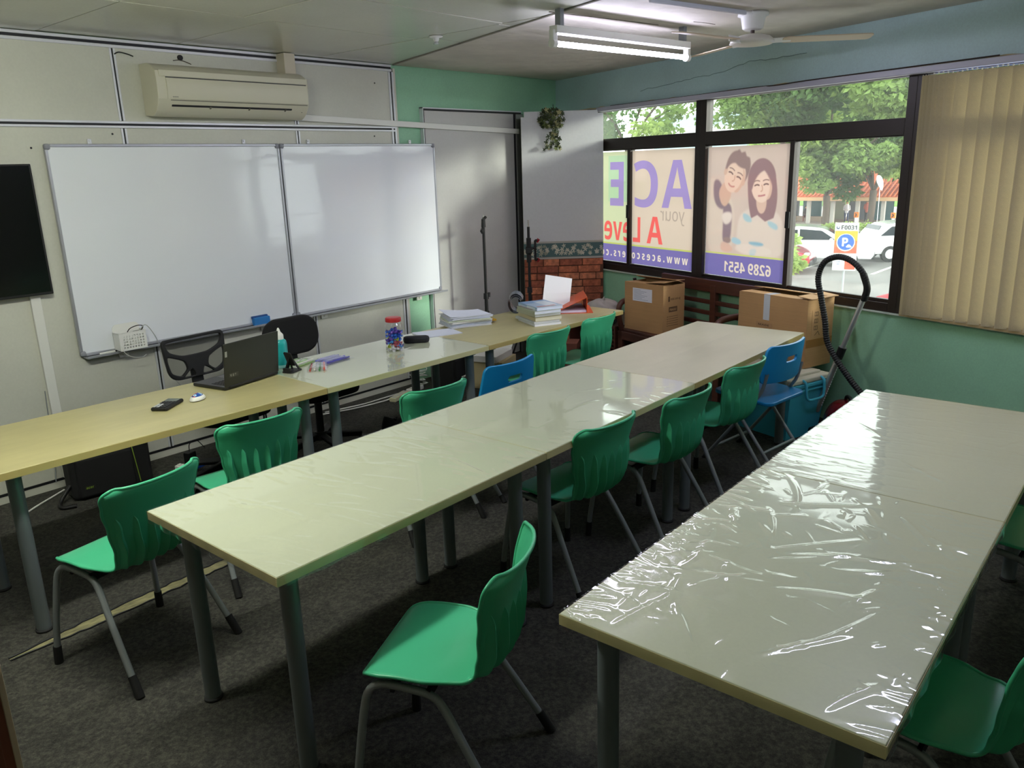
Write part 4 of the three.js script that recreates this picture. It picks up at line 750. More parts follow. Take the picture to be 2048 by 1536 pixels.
// ================= AT THE WINDOW =================
{ // printed films on the panes, read from the street, so reversed from inside
  const PX = 600;
  const film = (name, label, s0, s1, y0, y1, tex, S0, S1, Y0, Y1) => {
    const o = thing(name, label, 'window film', [WX, 0, 0], WT), g = new THREE.PlaneGeometry(s1 - s0, y1 - y0).translate((s0 + s1) / 2, (y0 + y1) / 2, -0.037), p = g.attributes.position, uv = g.attributes.uv;
    for (let i = 0; i < p.count; i++) uv.setXY(i, (p.getX(i) - S0) / (S1 - S0), (p.getY(i) - Y0) / (Y1 - Y0));
    part('printed_film', g, S(0xccc4c4, 0.95, { map: tex, transmission: 0.75, thickness: 0, specularIntensity: 0.2 }), o);
  };
  const S0 = 0.2, S1 = 2.0, Y0 = 0.9, Y1 = 1.945;
  const t1 = canvasTexture(1080, 627, (x, W, H) => {
    const X = (s) => (s - S0) / (S1 - S0) * W, Y = (y) => H - (y - Y0) / (Y1 - Y0) * H;
    x.fillStyle = '#d8c9b9'; x.fillRect(0, 0, W, H);
    x.fillStyle = '#cfd9b4'; x.fillRect(0, 0, X(1.12), H);
    x.fillStyle = 'rgba(120,205,175,0.55)'; for (let i = 0; i < 26; i++) x.fillRect(X(0.8) + i * 7, Y(1.9), 3.5, 250);
    x.fillStyle = '#7d74b4'; x.fillRect(0, Y(1.085), W, H);
    x.fillStyle = '#c3cc74'; x.fillRect(0, Y(1.1), W, 9);
    const word = (txt, sRight, yBase, size, color, font = 'bold', widen = 1) => { x.save(); x.translate(X(sRight), Y(yBase)); x.scale(-widen, 1); x.fillStyle = color; x.font = `${font} ${size}px sans-serif`; x.fillText(txt, 0, 0); x.restore(); };
    word('A', 1.945, 1.445, 335, '#a493cc', 'bold', 1.05); word('C', 1.545, 1.445, 335, '#a493cc', 'bold', 1.1); word('E', 1.075, 1.445, 335, '#a493cc', 'bold', 0.9);
    word('your', 1.86, 1.335, 92, '#b3a79c', 'normal');
    word('A', 1.585, 1.125, 200, '#ee6a66', 'bold'); word('Level', 1.3, 1.125, 190, '#ee6a66', 'bold', 0.82);
    word('w w w . a c e s c o r e r s . c o m', 1.915, 0.972, 60, '#efe2d2', 'bold', 0.92);
  });
  film('lettering_film', 'translucent window film with large reversed lilac and red letters, wider sheet', 1.157, 1.985, 0.925, 1.935, t1, S0, S1, Y0, Y1);
  film('lettering_film', 'narrow translucent window film with a reversed lilac letter next to the corner column', 0.22, 1.11, 0.925, 1.935, t1, S0, S1, Y0, Y1);
  const A0 = 2.12, A1 = 2.965;
  const t2 = canvasTexture(760, 940, (x, W, H) => {
    const X = (s) => (s - A0) / (A1 - A0) * W, Y = (y) => H - (y - Y0) / (Y1 - Y0) * H;
    x.fillStyle = '#cdbcb2'; x.fillRect(0, 0, W, H);
    const blob = (pts, c) => { x.fillStyle = c; x.beginPath(); pts.forEach(([s, y], i) => { const q = pts[(i + 1) % pts.length], mx = (X(s) + X(q[0])) / 2, my = (Y(y) + Y(q[1])) / 2; if (!i) { const l = pts[pts.length - 1]; x.moveTo((X(l[0]) + X(s)) / 2, (Y(l[1]) + Y(y)) / 2); } x.quadraticCurveTo(X(s), Y(y), mx, my); }); x.fill(); };
    const soft = (px) => { x.filter = px ? `blur(${px}px)` : 'none'; };
    const px = W / (A1 - A0);
    // a head drawn about its own middle, r is half its height
    const head = (s, y, r, tilt, skin, shade, hair, long) => {
      x.save(); x.translate(X(s), Y(y)); x.rotate(tilt); const k = r * px;
      const E = (cx, cy, rx, ry, c, a = 0) => { x.fillStyle = c; x.beginPath(); x.ellipse(cx * k, cy * k, rx * k, ry * k, a, 0, 7); x.fill(); };
      soft(3);
      if (long) { E(0.02, -0.1, 0.92, 1.06, hair); x.fillStyle = hair; x.beginPath(); x.moveTo(-0.9 * k, -0.1 * k); x.quadraticCurveTo(-0.95 * k, 1 * k, -0.72 * k, 1.75 * k); x.lineTo(-0.3 * k, 1.6 * k); x.lineTo(0.2 * k, 1.95 * k); x.lineTo(0.75 * k, 1.8 * k); x.quadraticCurveTo(1.15 * k, 0.9 * k, 0.93 * k, -0.1 * k); x.fill(); E(-0.02, 0.95, 0.34, 0.6, shade); }
      E(0, 0.12, 0.68, 0.88, skin); E(0.38, 0.25, 0.3, 0.62, shade); E(-0.02, 0.2, 0.56, 0.76, skin); E(0, 0.62, 0.38, 0.36, skin);
      if (!long) { E(-0.66, 0.2, 0.12, 0.2, shade); E(0.68, 0.2, 0.1, 0.2, shade); }
      soft(4);
      x.fillStyle = hair; x.beginPath();
      if (long) { x.moveTo(-0.8 * k, 0.45 * k); x.quadraticCurveTo(-0.85 * k, -0.95 * k, 0.05 * k, -1.08 * k); x.quadraticCurveTo(0.95 * k, -0.95 * k, 0.85 * k, 0.7 * k); x.quadraticCurveTo(0.6 * k, -0.2 * k, 0.2 * k, -0.55 * k); x.quadraticCurveTo(-0.35 * k, -0.45 * k, -0.62 * k, 0.3 * k); }
      else { x.moveTo(-0.74 * k, 0.12 * k); x.quadraticCurveTo(-0.92 * k, -0.75 * k, -0.4 * k, -1.0 * k); x.lineTo(-0.28 * k, -1.12 * k); x.lineTo(-0.1 * k, -1.02 * k); x.lineTo(0.12 * k, -1.16 * k); x.lineTo(0.3 * k, -1.0 * k); x.lineTo(0.52 * k, -1.02 * k); x.quadraticCurveTo(0.95 * k, -0.6 * k, 0.74 * k, 0.15 * k); x.quadraticCurveTo(0.68 * k, -0.25 * k, 0.5 * k, -0.42 * k); x.quadraticCurveTo(0.1 * k, -0.3 * k, -0.2 * k, -0.42 * k); x.quadraticCurveTo(-0.55 * k, -0.35 * k, -0.62 * k, 0.05 * k); }
      x.fill(); soft(1.6); x.lineCap = 'round';
      const stroke = (c, w, a, b, m, n, e, f) => { x.strokeStyle = c; x.lineWidth = w * k; x.beginPath(); x.moveTo(a * k, b * k); x.quadraticCurveTo(m * k, n * k, e * k, f * k); x.stroke(); };
      for (const q of [-1, 1]) { stroke('#846f6c', 0.075, q * 0.3 - 0.14, 0.14, q * 0.3, 0.07, q * 0.3 + 0.14, 0.14); stroke('#9c8682', 0.06, q * 0.3 - 0.18, -0.06, q * 0.3, -0.14, q * 0.3 + 0.18, -0.06); }
      stroke('#c9a999', 0.07, 0.02, 0.15, 0.12, 0.42, -0.04, 0.45); stroke(long ? '#b98688' : '#c2918a', 0.085, -0.2, 0.66, 0, long ? 0.68 : 0.78, 0.2, 0.64);
      x.restore();
    };
    soft(6); // young man leaning in
    blob([[2.12, 1.69], [2.2, 1.7], [2.3, 1.64], [2.42, 1.5], [2.44, 1.3], [2.4, 1.1], [2.12, 1.08]], '#d3c4b7');
    blob([[2.185, 1.68], [2.25, 1.69], [2.31, 1.6], [2.35, 1.5], [2.3, 1.44], [2.2, 1.5]], '#8d7c84');
    blob([[2.3, 1.52], [2.39, 1.5], [2.405, 1.4], [2.395, 1.19], [2.305, 1.18], [2.31, 1.38]], '#8d7c84');
    blob([[2.29, 1.43], [2.41, 1.44], [2.4, 1.36], [2.34, 1.33], [2.3, 1.36]], '#dccfc6');
    soft(4); blob([[2.24, 1.6], [2.33, 1.69], [2.4, 1.58], [2.34, 1.47], [2.28, 1.49]], '#cfae9d');
    head(2.425, 1.735, 0.155, 0.42, '#dfc4b3', '#d0b09f', '#947f7d', false);
    soft(7); // young woman beside him, reading
    blob([[2.48, 1.42], [2.6, 1.48], [2.72, 1.46], [2.87, 1.46], [2.95, 1.3], [2.95, 1.1], [2.46, 1.1], [2.46, 1.28]], '#d8cac0');
    head(2.69, 1.665, 0.15, -0.08, '#e2cabb', '#d3b6a7', '#977d80', true);
    soft(5);
    blob([[2.51, 1.44], [2.6, 1.41], [2.62, 1.36], [2.53, 1.37]], '#a9c3cb'); blob([[2.76, 1.39], [2.87, 1.36], [2.87, 1.31], [2.78, 1.34]], '#a9c3cb');
    blob([[2.42, 1.25], [2.52, 1.22], [2.5, 1.18], [2.4, 1.2]], '#a7c4d0'); blob([[2.56, 1.215], [2.7, 1.22], [2.76, 1.2], [2.66, 1.175]], '#8fb3c4'); blob([[2.6, 1.16], [2.68, 1.17], [2.66, 1.11], [2.6, 1.11]], '#a7c4d0');
    blob([[2.46, 1.2], [2.8, 1.19], [2.84, 1.12], [2.44, 1.12]], 'rgba(222,212,202,0.5)');
    blob([[2.29, 1.2], [2.37, 1.2], [2.44, 1.14], [2.36, 1.115], [2.29, 1.13]], '#d4b3a4'); blob([[2.31, 1.235], [2.4, 1.24], [2.4, 1.19], [2.33, 1.2]], '#9a8581');
    soft(0);
    x.fillStyle = '#7b73b3'; x.fillRect(0, Y(1.098), W, H); x.fillStyle = '#c6cf80'; x.fillRect(0, Y(1.112), W, 11);
    x.save(); x.translate(X(2.83), Y(0.965)); x.scale(-0.93, 1); x.fillStyle = '#e7d8ca'; x.font = 'bold 104px sans-serif'; x.fillText('6289 4551', 0, 0); x.restore();
  });
  film('portrait_film', 'translucent window film picturing two young people above a reversed phone number', 2.124, 2.958, 0.925, 1.935, t2, A0, A1, Y0, Y1);
}
{ // vertical blind
  const o = thing('vertical_blind', 'cream vertical blind half drawn across the window', 'blind', [WX, 0, 0], WT);
  part('headrail', box(0.75, 5.7, 2.297, 2.334, 0.012, 0.075, 0.004), S(0xb4b2c0, 0.4), o, 'grey white rail');
  const cloth = S(0xffffff, 0.95, { map: dataTexture(64, (u, v) => { const k = 0.93 + 0.09 * noise(u * 32, v * 32, 32); return [222 * k, 210 * k, 178 * k]; }, true, 20), transmission: 0.42, thickness: 0, specularIntensity: 0.2 });
  const vane = (s, a, w) => { const g = metres(shell((u, v) => V((u - 0.5) * w, 0.862 + v * 1.415, 0.006 * Math.cos((u - 0.5) * 3.1)), 8, 2, 0.0012)); g.rotateY(a); return g.translate(s, 0, 0.07); };
  let s = 4.035;
  for (let k = 0; k < 6; k++) { part('vane', vane(s, 1.1 - k * 0.12, 0.1), cloth, o); s += 0.022 + k * 0.004; }
  for (let k = 0; k < 20; k++) { part('vane', vane(s + 0.03, 0.32 + rr(-0.05, 0.05), 0.115), cloth, o); s += 0.078; }
  part('bottom_weight', box(3.985, 5.65, 0.846, 0.874, 0.066, 0.074, 0.002), S(0xffffff, 0.9, { color: 0xb9a276 }), o, 'weighted hem');
  const chain = []; for (let k = 0; k < 60; k++) chain.push(new THREE.SphereGeometry(0.006, 6, 5).translate(4.05 + k * 0.028, 2.285 + 0.004 * Math.sin(k), 0.06));
  part('runner', chain, M.white, o);
  part('pull_cord', [tube([[3.955, 2.29, 0.02], [3.953, 1.6, 0.022], [3.956, 0.9, 0.02]], 0.002, 20, 5), tube([[3.972, 2.29, 0.02], [3.97, 1.6, 0.022], [3.968, 0.86, 0.02]], 0.002, 20, 5)], S(0xcfcdc8, 0.6), o);
  const c = thing('cable', 'loose cable sagging along the blind rail', 'cable', [WX, 0, 0], WT);
  part('wire', tube([[0.9, 2.34, 0.02], [1.8, 2.337, 0.03], [2.6, 2.338, 0.05], [2.9, 2.33, 0.085], [3.15, 2.336, 0.08], [3.7, 2.342, 0.04], [4.4, 2.345, 0.03]], 0.004, 80, 6), S(0x3a2f28, 0.8), c);
}
// trailing ivy on the column
{
  const dir = V(0.653, 0, 0.757), nrm = V(-0.757, 0, 0.653);   // along the face, out of the face
  const base = V(5.70, 0, 0.17), P = (a, y, off) => base.clone().addScaledVector(dir, a).addScaledVector(nrm, off).setY(y);
  const top = P(0.3, 2.34, 0.03);
  const o = thing('ivy_spray', 'trailing artificial ivy hung on the white column', 'plant', [top.x, top.y, top.z]);
  const R = (v) => v.clone().sub(top).toArray();
  const stems = [[[0.3, 2.34], [0.27, 2.25], [0.29, 2.1], [0.24, 1.98]], [[0.3, 2.34], [0.33, 2.2], [0.31, 2.08], [0.345, 1.99]], [[0.3, 2.34], [0.2, 2.27], [0.15, 2.22]], [[0.3, 2.34], [0.38, 2.27], [0.41, 2.24]], [[0.29, 2.2], [0.3, 2.12], [0.29, 2.03]], [[0.3, 2.34], [0.24, 2.28], [0.21, 2.16]]];
  part('stem', stems.map((q) => tube(q.map(([a, y], i) => R(P(a, y, 0.02 + 0.015 * i))), 0.0025, 20, 5)), S(0x4f5a2c, 0.8), o);
  const leafGeo = (r, k) => { const pts = []; for (let i = 0; i <= 24; i++) { const t = i / 24 * Math.PI * 2, q = r * (0.68 + 0.32 * Math.cos(5 * t)) * (1 + 0.25 * Math.cos(t)); pts.push(V(Math.cos(t) * q, Math.sin(t) * q, 0.25 * q * Math.abs(Math.sin(t)))); } const pos = []; for (let i = 0; i < 24; i++) for (const v of [V(0, 0, 0), pts[i], pts[i + 1]]) pos.push(v.x, v.y, v.z); const g = new THREE.BufferGeometry(); g.setAttribute('position', new THREE.Float32BufferAttribute(pos, 3)); g.computeVertexNormals(); return g; };
  const green = [], light = [], pale = [];
  for (let i = 0; i < 190; i++) {
    const y = rnd() < 0.6 ? rr(2.17, 2.33) : rr(1.97, 2.2), t = (2.33 - y) / 0.36;
    const c = y > 2.17 ? 0.285 + rr(-0.12, 0.12) * (1 - Math.abs(y - 2.25) * 3) : (rnd() < 0.5 ? 0.3 + (2.17 - y) * 0.2 : 0.3 - (2.17 - y) * 0.28) + rr(-0.035, 0.035);
    const p = P(c, y, rr(0.015, 0.075)), g = leafGeo(rr(0.014, 0.027));
    g.applyMatrix4(new THREE.Matrix4().makeRotationFromEuler(new THREE.Euler(rr(-0.7, 0.5), Math.atan2(nrm.x, nrm.z) + rr(-0.8, 0.8), rr(0, 6.28), 'YXZ'))); g.translate(p.x - top.x, p.y - top.y, p.z - top.z);
    (i % 5 === 0 ? pale : i % 3 === 0 ? light : green).push(g);
  }
  const lm = (c) => S(c, 0.6, { transmission: 0.2, thickness: 0 });
  part('leaves', green, lm(0x33401f), o); part('leaves', light, lm(0x5f6d34), o); part('leaves', pale, lm(0xb2ae7e), o, 'pale variegated leaves');
  part('hook', tube([R(P(0.3, 2.36, 0.0)), R(P(0.3, 2.37, 0.02)), R(P(0.3, 2.34, 0.03))], 0.003, 12, 5), M.dark, o);
}
// light stands
function lightStand(x, z, h, turn, label) {
  const o = thing('light_stand', label, 'stand', [x, 0, z], turn, 'black light stands against the grey door');
  part('lower_pole', rod([0, 0.18, 0], [0, 0.72, 0], 0.0155, 0.0155, 12), M.black, o);
  part('upper_pole', rod([0, 0.7, 0], [0, h, 0], 0.0125, 0.0125, 12), M.black, o);
  part('collar', rod([0, 0.52, 0], [0, 0.59, 0], 0.026, 0.024, 12), M.dark, o); part('collar', rod([0, 0.7, 0], [0, 0.75, 0], 0.024, 0.022, 12), M.dark, o);
  part('knob', [rod([0.02, 0.725, 0], [0.05, 0.73, 0], 0.007), rod([0.048, 0.71, 0], [0.054, 0.75, 0], 0.012)], M.dark, o);
  for (let k = 0; k < 3; k++) { const a = k * 2.094 + 0.3, c = Math.cos(a), s = Math.sin(a); part('leg', [rod([0.02 * c, 0.56, 0.02 * s], [0.22 * c, 0.015, 0.22 * s], 0.009, 0.009, 8), rod([0.015 * c, 0.2, 0.015 * s], [0.12 * c, 0.3, 0.12 * s], 0.006, 0.006, 8)], M.black, o); part('rubber_foot', rod([0.215 * c, 0.03, 0.215 * s], [0.232 * c, 0, 0.232 * s], 0.013, 0.013, 10), M.rubber, o); }
  return o;
}
{
  const a = lightStand(4.93, 0.36, 1.33, 0.2, 'black light stand with a clamp bar in front of the grey door');
  part('clamp_bar', [bar([-0.13, 1.3, 0.06], [0.06, 1.315, -0.04], 0.03, 0.02, 0.004)], M.black, a); part('spigot', [rod([0, 1.33, 0], [0, 1.4, 0], 0.02, 0.016, 12), rod([0, 1.4, 0], [0.03, 1.415, 0.01], 0.014, 0.012, 10)], M.black, a); part('pin', rod([0, 1.4, 0], [0, 1.44, 0], 0.006, 0.005, 8), M.steel, a);
  const b = lightStand(5.41, 0.47, 1.3, 0.7, 'black light stand with a red knobbed clamp beside the brick facing');
  part('pin', rod([0, 1.3, 0], [0, 1.36, 0], 0.006, 0.005, 8), M.steel, b); part('clamp_block', [box(-0.05, 0.05, 1.06, 1.12, -0.03, 0.03, 0.01), rod([0, 0.98, 0], [0, 1.2, 0], 0.022, 0.022, 12)], M.black, b);
  part('clamp_arm', [bar([0.03, 1.1, 0.02], [0.085, 1.1, 0.06], 0.02, 0.02, 0.004), bar([0.085, 0.985, 0.06], [0.085, 1.17, 0.06], 0.022, 0.022, 0.005), bar([0.085, 1.165, 0.06], [0.115, 1.165, 0.085], 0.022, 0.02, 0.004), bar([0.085, 0.99, 0.06], [0.115, 0.99, 0.085], 0.022, 0.02, 0.004)], M.black, b);
  for (const y of [0.985, 1.165]) part('red_knob', rod([0.11, y - 0.014, 0.075], [0.11, y + 0.014, 0.095], 0.014, 0.014, 12), S(0x9c1522, 0.4), b, 'red knob');
}
// bench along the window wall
{
  const o = thing('wooden_bench', 'dark reddish wooden bench with a slatted back under the window', 'bench', [WX, 0, 0], WT);
  const B = (name, x0, x1, y0, y1, z0, z1, r = 0.006) => part(name, metres(box(x0, x1, y0, y1, z0, z1, r)), M.wood, o);
  const a = 1.72, b = 2.92;
  B('top_rail', a, b, 0.8, 0.9, 0.05, 0.085); B('back_slat', a, b, 0.7, 0.735, 0.055, 0.08); B('back_slat', a, b, 0.61, 0.645, 0.055, 0.08); B('back_slat', a, b, 0.52, 0.555, 0.055, 0.08);
  for (const x of [a, 2.32, b - 0.06]) B('back_post', x, x + 0.06, x === a || x > 2.8 ? 0 : 0.45, 0.86, 0.045, 0.09);
  for (let k = 0; k < 6; k++) B('seat_slat', a, b, 0.455, 0.478, 0.09 + k * 0.078, 0.155 + k * 0.078);
  B('seat_rail', a, b, 0.38, 0.455, 0.53, 0.56);
  for (const x of [a, b - 0.06]) { B('leg', x, x + 0.06, 0, 0.455, 0.5, 0.56); part('armrest', tube([[x + 0.03, 0.69, 0.08], [x + 0.03, 0.71, 0.25], [x + 0.03, 0.715, 0.44], [x + 0.03, 0.69, 0.55], [x + 0.03, 0.6, 0.575], [x + 0.03, 0.46, 0.54]], 0.024, 40, 10), M.wood, o); }
}
// cardboard boxes
function carton(name, label, corner, left, right, y0, y1, extra) { // corner, left and right ends in plan
  const [cx, cz] = corner, w = Math.hypot(left[0] - cx, left[1] - cz), d = Math.hypot(right[0] - cx, right[1] - cz), turn = -Math.atan2(cz - left[1], cx - left[0]);
  const o = thing(name, label, 'box', [left[0], y0, left[1]], turn, 'cardboard boxes by the window');   // local x from the left end to the corner, z is away from the room (negative)
  const h = y1 - y0, t = 0.005;
  part('front_side', metres(box(0, w, 0, h, -t, 0)), M.card, o); part('back_side', metres(box(0, w, 0, h, -d, -d + t)), M.card, o); part('end_side', metres(box(w - t, w, 0, h, -d + t, -t)), M.card, o); part('end_side', metres(box(0, t, 0, h, -d + t, -t)), M.card, o); part('bottom', metres(box(t, w - t, 0, t, -d + t, -t)), M.card, o);
  extra(o, w, h, d);
  return o;
}
{
  const txt = (w, h, draw) => canvasTexture(w, h, draw);
  carton('cardboard_box', 'cardboard box with a white address label standing on the bench', [5.31, 1.935], [5.40, 1.515], [5.56, 1.985], 0.48, 0.875, (o, w, h, d) => {
    part('flap', at(metres(box(0, w, 0, 0.005, -d / 2 - 0.003, 0)), 0, h, 0, 0, -0.06), M.card, o); part('flap', at(metres(box(0, w, 0, 0.005, 0, d / 2)), 0, h, -d, 0, -0.3), M.card, o);
    part('flap', at(metres(box(0, w * 0.45, 0, 0.004, -d, 0)), w - w * 0.45, h + 0.0075, 0, 0, 0, 0.1), M.card, o);
    const lab = txt(256, 160, (x, W, H) => { x.fillStyle = '#dfe0e8'; x.fillRect(0, 0, W, H); x.fillStyle = '#8f92a6'; for (let i = 0; i < 8; i++) x.fillRect(16, 18 + i * 17, 90 + 110 * ((i * 37 % 10) / 10), 4); });
    part('address_label', box(w * 0.22, w * 0.72, h * 0.63, h * 0.9, 0, 0.0012), S(0xffffff, 0.7, { map: lab }), o, 'white printed label');
    const pr = txt(256, 256, (x, W, H) => { x.fillStyle = '#b28a5c'; x.fillRect(0, 0, W, H); x.fillStyle = '#5a4026'; x.font = 'bold 22px sans-serif'; x.fillRect(60, 40, 22, 34); x.fillText('mbd.com.sg', 90, 66); x.fillRect(70, 110, 110, 34); x.fillStyle = '#c09a6a'; x.fillText('FRAGILE', 80, 136); x.fillStyle = '#6a4d30'; for (let i = 0; i < 5; i++) { x.fillRect(50, 170 + i * 15, 8, 8); x.fillRect(64, 172 + i * 15, 130, 3); } });
    const g = box(0, d * 0.92, h * 0.1, h * 0.9, -0.001, 0); g.rotateY(Math.PI / 2); g.translate(w + 0.001, 0, -0.004); part('printed_side', g, S(0xffffff, 0.8, { map: pr }), o, 'brown printed markings');
  });
  carton('cardboard_box', 'large worn cardboard box with loose top flaps standing on the storage bin', [4.985, 3.22], [5.16, 2.65], [5.245, 3.3], 0.452, 0.915, (o, w, h, d) => {
    part('flap', at(metres(box(0.01, w - 0.01, 0, 0.005, -d * 0.42, 0)), 0, h, 0, 0, -0.03), M.card, o); part('flap', at(metres(box(0.01, w, 0, 0.005, 0, d * 0.48)), 0, h, -d, 0, -0.16), M.card, o);
    part('flap', at(metres(box(-w * 0.2, 0, 0, 0.005, -d, 0)), w + 0.03, h + 0.01, 0, 0, 0, -0.08), M.card, o);
    const tape = S(0xc9cbd0, 0.25);
    part('packing_tape', [box(w * 0.38, w * 0.47, h * 0.62, h + 0.003, 0, 0.0012), at(box(w * 0.38, w * 0.47, 0.005, 0.0065, -d * 0.4, 0), 0, h, 0, 0, -0.03)], tape, o, 'strip of silvery clear tape');
    const g = box(0, d, h * 0.3, h * 0.42, 0, 0.0012); g.rotateY(Math.PI / 2); part('brown_tape', g.translate(w, 0, 0), S(0x94662f, 0.35), o);
    const pr = txt(256, 128, (x, W, H) => { x.fillStyle = '#a9825a'; x.fillRect(0, 0, W, H); x.fillStyle = '#4e3823'; x.font = 'bold 64px sans-serif'; x.fillText('MADE', 30, 86); });
    part('print', box(w * 0.28, w * 0.52, h * 0.5, h * 0.58, 0, 0.0008), S(0xffffff, 0.8, { map: pr }), o, 'dark stencilled lettering');
    const pr2 = txt(128, 256, (x, W, H) => { x.fillStyle = '#b28a5e'; x.fillRect(0, 0, W, H); x.strokeStyle = '#5b432b'; x.lineWidth = 6; for (let i = 0; i < 3; i++) { x.strokeRect(30, 20 + i * 66, 40, 34); x.beginPath(); x.moveTo(50, 20 + i * 66); x.lineTo(50, 54 + i * 66); x.stroke(); } x.beginPath(); x.moveTo(40, 240); x.lineTo(80, 205); x.lineTo(100, 245); x.stroke(); });
    const g2 = box(0, d * 0.4, h * 0.45, h * 0.85, 0, 0.0008); g2.rotateY(Math.PI / 2); part('print', g2.translate(w + 0.0004, 0, -0.05), S(0xffffff, 0.8, { map: pr2 }), o, 'handling symbols');
  });
}
{ // storage bin
  const o = thing('storage_bin', 'turquoise plastic storage bin with a cream lid and clip handles', 'bin', [4.98, 0, 3.02], 1.27);
  const tq = S(0x45b2ca, 0.4), f = (y, k) => [[-0.3 * k, -0.2 * k], [0.3 * k, -0.2 * k], [0.3 * k, 0.2 * k], [-0.3 * k, 0.2 * k]];
  const g = new THREE.BoxGeometry(0.6, 0.39, 0.38, 1, 4, 1); { const p = g.attributes.position; for (let i = 0; i < p.count; i++) { const k = 0.84 + 0.16 * (p.getY(i) + 0.195) / 0.39; p.setX(i, p.getX(i) * k); p.setZ(i, p.getZ(i) * k); } g.computeVertexNormals(); } g.translate(0, 0.195, 0);
  part('tub', g, tq, o);
  part('rim', [box(-0.315, 0.315, 0.365, 0.392, -0.205, 0.205, 0.008), box(-0.308, 0.308, 0.335, 0.35, -0.198, 0.198, 0.006)], tq, o);
  part('lid', box(-0.312, 0.312, 0.392, 0.43, -0.2, 0.2, 0.014), S(0xcdc7b2, 0.45), o, 'cream lid'); part('lid_panel', box(-0.26, 0.26, 0.425, 0.448, -0.15, 0.15, 0.008), S(0xcdc7b2, 0.45), o);
  for (const k of [-1, 1]) part('clip_handle', tube([[k * 0.3, 0.42, -0.09], [k * 0.335, 0.4, -0.09], [k * 0.345, 0.3, -0.08], [k * 0.345, 0.285, 0], [k * 0.345, 0.3, 0.08], [k * 0.335, 0.4, 0.09], [k * 0.3, 0.42, 0.09]], 0.009, 40, 8), tq, o);
  part('sticker', at(box(0.02, 0.1, -0.04, 0.05, 0, 0.001), 0.21, 0.22, 0.178), S(0x7c6a4a, 0.6), o);
}
{ // vacuum cleaner
  const o = thing('vacuum_cleaner', 'dark red canister vacuum cleaner with a looped black hose by the green wall', 'vacuum cleaner', [5.02, 0, 3.52], 0.6);
  const red = S(0x6d1019, 0.22);
  const g = shell((u, v) => { const a = u * Math.PI * 2, q = Math.sin(v * Math.PI * 0.5); return V(Math.cos(a) * 0.2 * Math.pow(q, 0.6), 0.06 + 0.2 * Math.cos(v * Math.PI * 0.5), Math.sin(a) * 0.15 * Math.pow(q, 0.6)); }, 40, 14, 0.003);
  part('body', [g, box(-0.19, 0.19, 0.03, 0.07, -0.14, 0.14, 0.02)], red, o);
  for (const k of [-1, 1]) part('wheel', rod([-0.1, 0.05, k * 0.14], [-0.1, 0.05, k * 0.17], 0.05, 0.05, 20), M.black, o);
  part('caster', new THREE.SphereGeometry(0.028, 12, 8).translate(0.13, 0.028, 0), M.black, o);
  part('carry_handle', tube([[-0.1, 0.23, 0], [-0.06, 0.285, 0], [0.04, 0.285, 0], [0.08, 0.235, 0]], 0.012, 24, 8), M.black, o);
  const inv = (p) => { const v = V(p[0] - 5.02, p[1], p[2] - 3.52); v.applyAxisAngle(V(0, 1, 0), -0.6); return v.toArray(); };
  const hose = [[4.93, 0.2, 3.62], [4.88, 0.33, 3.66], [4.9, 0.44, 3.56], [4.94, 0.55, 3.45], [4.965, 0.66, 3.37], [4.975, 0.8, 3.34], [4.985, 0.95, 3.3], [4.995, 1.08, 3.27], [4.98, 1.18, 3.31], [4.955, 1.22, 3.4], [4.92, 1.2, 3.5], [4.9, 1.13, 3.58], [4.915, 1.04, 3.605], [4.93, 0.985, 3.598]].map(inv);
  const curve = new THREE.CatmullRomCurve3(hose.map((p) => V(...p))), n = 620, hg = new THREE.TubeGeometry(curve, n, 0.019, 12, false), p = hg.attributes.position, nn = hg.attributes.normal;
  for (let i = 0; i < p.count; i++) { const ring = Math.floor(i / 13); const k = 0.0014 * Math.cos(ring * Math.PI * 2 / 6); p.setXYZ(i, p.getX(i) + nn.getX(i) * k, p.getY(i) + nn.getY(i) * k, p.getZ(i) + nn.getZ(i) * k); } hg.computeVertexNormals();
  part('hose', hg, M.black, o, 'ribbed black hose');
  const a = inv([4.935, 1.02, 3.6]), b = inv([4.985, 0.6, 3.455]), c = inv([5.03, 0.16, 3.31]);
  const L = (k, A, B) => A.map((q, i) => q + (B[i] - q) * k);
  const chrome = S(0xc6c6c2, 0.3, { metalness: 0.65 }); part('tube', rod(a, b, 0.0165, 0.0165, 14), chrome, o, 'chrome suction tube'); part('tube', rod(b, c, 0.0195, 0.0195, 14), chrome, o, 'chrome suction tube');
  part('tube_lock', rod(L(0.92, a, b), L(0.1, b, c), 0.026, 0.026, 14), M.black, o); part('hose_grip', tube([inv([4.9, 1.13, 3.58]), inv([4.915, 1.04, 3.605]), inv([4.94, 0.96, 3.585])], 0.0215, 16, 12), M.black, o);
  const ribs = []; for (let k = 0; k < 22; k++) { const q = L(0.05 + k * 0.04, b, c); ribs.push(new THREE.SphereGeometry(0.006, 6, 5).translate(q[0] - 0.014, q[1], q[2] + 0.012)); } part('tube_notches', ribs, M.alu, o);
  part('floor_head', at(box(-0.14, 0.14, 0, 0.05, -0.05, 0.05, 0.015), c[0], 0.0, c[2] - 0.02, 0.4), M.black, o);
}
